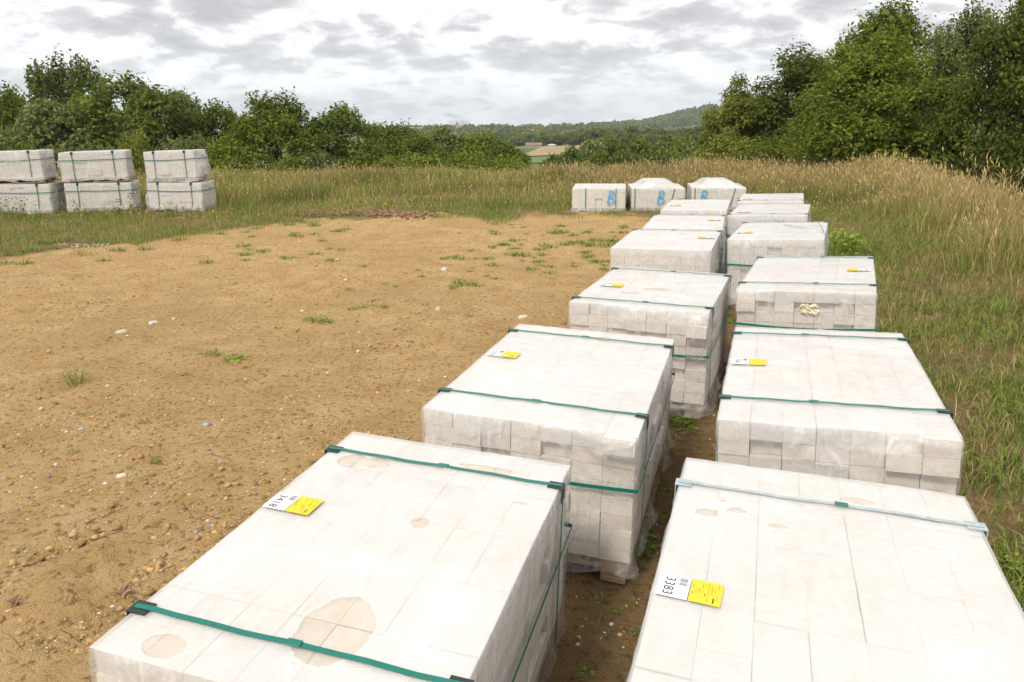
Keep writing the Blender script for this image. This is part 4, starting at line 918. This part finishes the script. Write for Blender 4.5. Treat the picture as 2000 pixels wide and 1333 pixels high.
for i, (px, py, sc) in enumerate(tuple(MORE) + ((415, 693, .7), (240, 815, .35), (218, 775, .3), (615, 628, 1.0), (640, 631, .7), (708, 603, .5), (890, 506, 1.1), (868, 508, .7), (905, 557, 1.2), (930, 561, .9), (885, 562, .6), (1000, 498, 1.0), (1020, 500, 1.2), (985, 478, .8), (1005, 470, .9), (1075, 485, 1.1), (1105, 478, 1.2), (1130, 476, 1.0), (1065, 480, 1.0), (1150, 480, 1.2), (1165, 470, 1.3), (1185, 480, 1.4), (1195, 472, 1.3), (1090, 455, .8), (1120, 462, .9), (1150, 455, 1.0), (565, 440, 1.1), (350, 470, 1.2), (265, 478, 1.0), (200, 474, 1.0), (60, 492, 1.6), (95, 478, 1.5), (30, 498, 1.3), (500, 448, 1.0), (430, 460, 1.0), (480, 456, .8), (620, 424, 1.2), (650, 428, 1.0), (850, 425, 1.5), (830, 420, 1.5), (870, 415, 1.3), (1180, 528, .6), (1120, 522, .5), (1080, 545, .4), (1160, 510, .6))):
    plant('grass_tuft', TUFTS[i % 3], px, py, sc, 'small green grass tuft on the bare sandy yard', G_T, i * 1.1)
for i, (px, py, sc) in enumerate(((462, 703, 1.0), (690, 606, .6), (580, 648, .5), (480, 720, .4), (715, 920, .3), (360, 735, .4), (545, 640, .4), (730, 590, .4), (1055, 520, .6), (950, 540, .5))):
    plant('weed', ROS[i % 3], px, py, sc, 'flat leafy weed rosette on the bare sandy yard', 'leafy weeds on the bare yard', i * 1.7)
t0 = link('grass_tuft', tuft_mesh(450, 46, .15, .07, .006, [OLIVE, GRN, STRAW2], 'grass_tuft')); p = pix(155, 750, z=0); t0.location = (p.x, p.y, float(gz(p.x, p.y))); tag(t0, 'half-dry spiky grass tuft alone on the bare yard', 'weed')
for i, (px, py, sc) in enumerate(((1335, 832, .9), (1322, 828, .8), (1295, 1015, .5), (1273, 1060, .6), (1265, 1078, .5), (1200, 1190, .35), (1160, 1170, .3), (1240, 1235, .3), (1150, 1310, .35), (1300, 960, .4), (1418, 630, .8), (1428, 622, .8))):
    plant('weed', ROS[i % 3], px, py, sc, 'small green weed in the alley between the pallet rows', 'weeds between the pallet rows', i * 1.3)
for i, (px, py, sc) in enumerate(((20, 428, 1.2), (45, 424, 1.1), (75, 428, .9), (125, 425, .9), (150, 422, .9), (170, 424, .8), (205, 422, .7), (232, 420, .9), (330, 424, .9), (345, 422, .8), (262, 418, 1.2), (5, 425, 1.2))):
    plant('weed', TALLW[i % 3], px, py, sc, 'leafy weed growing at the foot of the double stacks', 'weeds at the foot of the double stacks', i * .9)
for i, (px, py, sc) in enumerate(((1120, 408, .9), (1142, 410, .7), (1205, 408, .9), (1222, 406, 1.2), (1235, 408, .9), (1250, 410, 1.0), (1263, 409, .8), (1278, 410, 1.1), (1292, 408, 1.0), (1310, 408, .8), (1330, 406, .9), (1437, 408, .9))):
    plant('weed', TALLW[i % 3], px, py, sc, 'leafy weed growing before the spray-painted pallets', 'weeds before the spray-painted pallets', i * .7)
for i, (px, py, sc, txt) in enumerate(((1650, 498, 1.0, 'bright green leafy plant beside the loose-strap pallet'), (1985, 1130, .28, 'green leafy plant on the grass side of the pallet labelled 3383'), (1775, 350, .9, 'bright green leafy plant on the bank among the seed stalks'))):
    plant('leafy_plant', BRIGHT[i % 2], px, py, sc, txt, None, i * 2.0)
# ------------------------------------------------------------------ stones, clods, litter
def rocks(name, label, cat, x, y, size, cols, seed, flat=.6, mat=None, sink=.3):
    g = np.random.default_rng(seed); bm = bmesh.new(); bmesh.ops.create_icosphere(bm, subdivisions=1, radius=1)
    bv = np.array([v.co[:] for v in bm.verts]); bf = np.array([[v.index for v in f.verts] for f in bm.faces]); bm.free(); n = len(x); nv = len(bv)
    Vv = bv[None] * (1 + .36 * np.clip(g.normal(size=(n, nv, 1)), -1.6, 1.6)) * (size[:, None] * (.7 + .6 * g.random((n, 3))))[:, None, :]; Vv[..., 2] *= flat
    a = g.random(n) * 6.28; c, s = np.cos(a)[:, None], np.sin(a)[:, None]
    X = Vv[..., 0] * c - Vv[..., 1] * s + x[:, None]; Y = Vv[..., 0] * s + Vv[..., 1] * c + y[:, None]; Z = Vv[..., 2] + (gz(x, y) + size * flat * sink)[:, None]
    T = (np.arange(n)[:, None, None] * nv + bf[None]).reshape(-1, 3)
    o = link(name, npmesh(name, np.stack([X, Y, Z], -1).reshape(-1, 3), None, T, mat or M_STONE, np.repeat(cols, nv, 0))); kind(o, 'stuff'); o['label'] = label; o['category'] = cat; return o
def yard_pts(n, g, pw=1.0, py0=395, py1=1400):
    py = py0 + (py1 - py0) * g.random(n); D = F_PX * CAM_H / np.maximum(py - 236, 60); px = -60 + 1900 * g.random(n); x = (px - 1000) / F_PX * D * 1.05; y = D
    k = (is_soil(x, y) > .35) & clear_of_pallets(x, y, .0) & ((row_s(x, y) < -1.75) | (g.random(n) < .3)); return x[k], y[k]
x, y = yard_pts(4500, g); n = len(x)
rocks('gravel', 'loose pebbles strewn over the sandy yard', 'gravel', x, y, .002 + .006 * g.random(n) ** 3 + .0007 * y * g.random(n), colmix(n, g, [(.62, .55, .44), (.30, .30, .31), (.20, .20, .23), (.46, .32, .18), (.42, .20, .12), (.66, .62, .55)], [3, 3, 2, 1.5, .5, 2]), 51)
x, y = yard_pts(42000, g); cl = fbm(x, y, 1.3, 3); k = g.random(len(x)) < .10 + .8 * sstep(.1, .7, cl); x, y = x[k], y[k]; n = len(x)
rocks('soil_clods', 'crumbs and clods of dry soil on the yard', 'soil', x, y, .002 + .008 * g.random(n) ** 3.2 + .0011 * y * g.random(n), colmix(n, g, [(.52, .33, .14), (.40, .25, .105), (.58, .375, .165)], [3, 3, 2]), 52, .6, M_CLOD, .1)
for i, (px, py, n, r, txt) in enumerate(((150, 1135, 420, .17, 'crumbled soil heap beside the dry leaf'), (215, 1088, 260, .14, 'second'), (275, 884, 90, .05, 's'), (375, 935, 90, .09, 's'), (1060, 632, 200, .16, 's'))):
    p = pix(px, py, z=0); a = g.normal(size=(n, 2)) * r * np.array([1, .8]); x, y = p.x + a[:, 0], p.y + a[:, 1]; lift = .04 * np.exp(-(a ** 2).sum(1) / r ** 2)
    o = rocks('soil_heap', 'heap of crumbled brown soil clods on the yard', 'soil', x, y, .004 + .014 * g.random(n) ** 2.2, colmix(n, g, [(.34, .21, .095), (.44, .28, .125), (.52, .34, .16)], [3, 3, 2]), 60 + i, .8, M_CLOD, .5)
p0 = [pix(q, 418, z=0) for q in (590, 840)]; n = 1000; f = g.random(n); x = p0[0].x + (p0[1].x - p0[0].x) * f + .1 * g.normal(size=n); y = p0[0].y + (p0[1].y - p0[0].y) * f + .22 * g.normal(size=n) + .25 * np.sin(f * 5)
rocks('brick_rubble', 'dark red crushed brick spread along the meadow edge', 'rubble', x, y, .012 + .02 * g.random(n), colmix(n, g, [(.22, .125, .075), (.18, .10, .06), (.33, .21, .12)], [3, 3, 2]), 70, .8, M_CLOD, .9)
p0 = [pix(q, 481, z=0) for q in (110, 205)]; n = 60; f = g.random(n); rocks('chalk_chips', 'streak of white brick chips in the grass edge', 'chips', p0[0].x + (p0[1].x - p0[0].x) * f, p0[0].y + .08 * g.normal(size=n), .008 + .012 * g.random(n), colmix(n, g, [(.44, .37, .27)], [1]), 71)
# straw and twigs
x, y = yard_pts(900, g); n = len(x); V, Qd, T, C = blades(x, y, .03 + .07 * g.random(n), .0022 + .002 * g.random(n), 2.2 + g.random(n), colmix(n, g, [STRAW, STRAW2 * .6, (.08, .06, .04)], [3, 2, 2]), 77)
zg = np.repeat(gz(x, y), 5); V[:, 2] = zg + .004 + .004 * np.tile([0, 0, 1, 1, 0], n)
o = link('straw_bits', npmesh('straw_bits', V, Qd, T, M_GRASS, C)); kind(o, 'stuff'); o['label'] = 'bits of straw and twig on the sandy yard'; o['category'] = 'straw'
# stones one can count
def stone(px, py, wpx, hpx, col, txt, grp=None, seed=0):
    p = pix(px, py, z=0); s = wpx / F_PX * p.y / 2; r = random.Random(seed + px); bm = bmesh.new(); bmesh.ops.create_icosphere(bm, subdivisions=2, radius=1)
    for v_ in bm.verts: v_.co = Vector((v_.co.x * s, v_.co.y * s * .8, v_.co.z * s * hpx / wpx * 1.3)) * (1 + .22 * (r.random() - .5) + .2 * math.sin(v_.co.x * 3 + px))
    me = bm_mesh('stone', bm, M_STONE); a = me.attributes.new('col', 'FLOAT_COLOR', 'POINT')
    for d_ in a.data: k_ = r.uniform(.85, 1.1); d_.color = (col[0] * k_, col[1] * k_, col[2] * k_, 1)
    o = link('stone', me); o.location = (p.x, p.y, float(gz(p.x, p.y)) + s * .25 * hpx / wpx); o.rotation_euler = (0, 0, r.random() * 6); return tag(o, txt, 'stone', grp)
WHT = (.64, .56, .44); GRY = (.36, .36, .36); ORG = (.52, .36, .19)
stone(237, 652, 20, 10, WHT, 'largest pale flat stone out on the bare yard')
stone(300, 633, 16, 9, (.6, .57, .5), 'cluster-like whitish stone near the largest pale stone')
stone(1022, 624, 22, 12, (.62, .54, .40), 'pale stone on the small soil heap by the pallet corner'); stone(1042, 630, 16, 11, (.62, .52, .38), 'buff stone beside the pale stone on the soil heap by the pallets')
stone(403, 829, 17, 8, GRY, 'flat grey stone on the yard'); stone(237, 933, 18, 11, WHT, 'cream angular stone near the soil heaps'); stone(855, 607, 14, 9, WHT, 'whitish stone beside a grey pebble mid yard')
stone(868, 528, 16, 8, WHT, 'pale stone between green tufts on the far half of the yard'); stone(1187, 1068, 9, 7, GRY, 'dark grey stone near the base of the pallet labelled 3333')
G_S = 'pale stones scattered on the yard'
for i, (px, py, wp) in enumerate(((160, 840, 12), (80, 800, 9), (210, 757, 9), (760, 880, 9), (700, 690, 8), (95, 690, 10), (110, 908, 10), (640, 730, 7), (550, 800, 8), (480, 745, 7), (525, 968, 11), (430, 905, 9), (340, 625, 9), (180, 1110, 10), (780, 640, 8), (675, 548, 9), (660, 510, 9), (700, 980, 9), (330, 1050, 12), (20, 960, 9), (870, 735, 8), (590, 610, 7))):
    q_ = random.choice((0, 0, 1, 2)); stone(px, py, wp, wp * .55, (WHT, ORG, GRY)[q_], 'small loose %s stone scattered on the sandy yard' % ('cream', 'ochre', 'grey')[q_], G_S, i)
# dry leaves
def dry_leaf(px, py, s, txt, grp, rz):
    p = pix(px, py, z=0); out_ = [(0, -.5), (.12, -.2), (.5, -.25), (.3, .02), (.48, .3), (.16, .22), (.02, .55), (-.14, .2), (-.45, .32), (-.28, 0), (-.5, -.22), (-.12, -.2)]
    V = [(a * s, b_ * s, .012 + .012 * math.sin(a * 7 + b_ * 5)) for a, b_ in out_] + [(0, 0, .004)] + [(a * s, b_ * s, .0112 + .012 * math.sin(a * 7 + b_ * 5)) for a, b_ in out_] + [(0, 0, .0032)]
    Fq = [(k, (k + 1) % 12, 12) for k in range(12)] + [(13 + (k + 1) % 12, 13 + k, 25) for k in range(12)]
    o = link('dry_leaf', mesh('dry_leaf', V, Fq, M_DRY)); o.location = (p.x, p.y, float(gz(p.x, p.y)) + .012); o.rotation_euler = (.15, .1, rz); return tag(o, txt, 'leaf', grp)
M_DRY = plain('dry_leaf', (.30, .145, .10), .7, .25, 30)
dry_leaf(242, 1170, .06, 'curled reddish-brown dry leaf beside the crumbled soil', None, .5)
dry_leaf(32, 1190, .05, 'flat reddish-brown dry leaf at the edge of the soil heap', None, 2.2)
dry_leaf(10, 880, .03, 'small orange-brown leaf scrap on the yard', None, 1.2)
# ------------------------------------------------------------------ air
bm = bmesh.new(); box_bm(bm, (0, 2400, -75), (7000, 5200, 400)); hz_me = bm_mesh('haze', bm, None)
hm = bpy.data.materials.new('haze'); hm.use_nodes = True; t = hm.node_tree; t.nodes.clear(); ho = t.nodes.new('ShaderNodeOutputMaterial')
pv = N(t, 'ShaderNodeVolumePrincipled'); pv.inputs['Color'].default_value = (.80, .88, .95, 1); pv.inputs['Density'].default_value = .00017; t.links.new(pv.outputs[0], ho.inputs['Volume'])
hz_me.materials.append(hm); HAZE = True
if HAZE: kind(link('haze', hz_me), 'stuff')
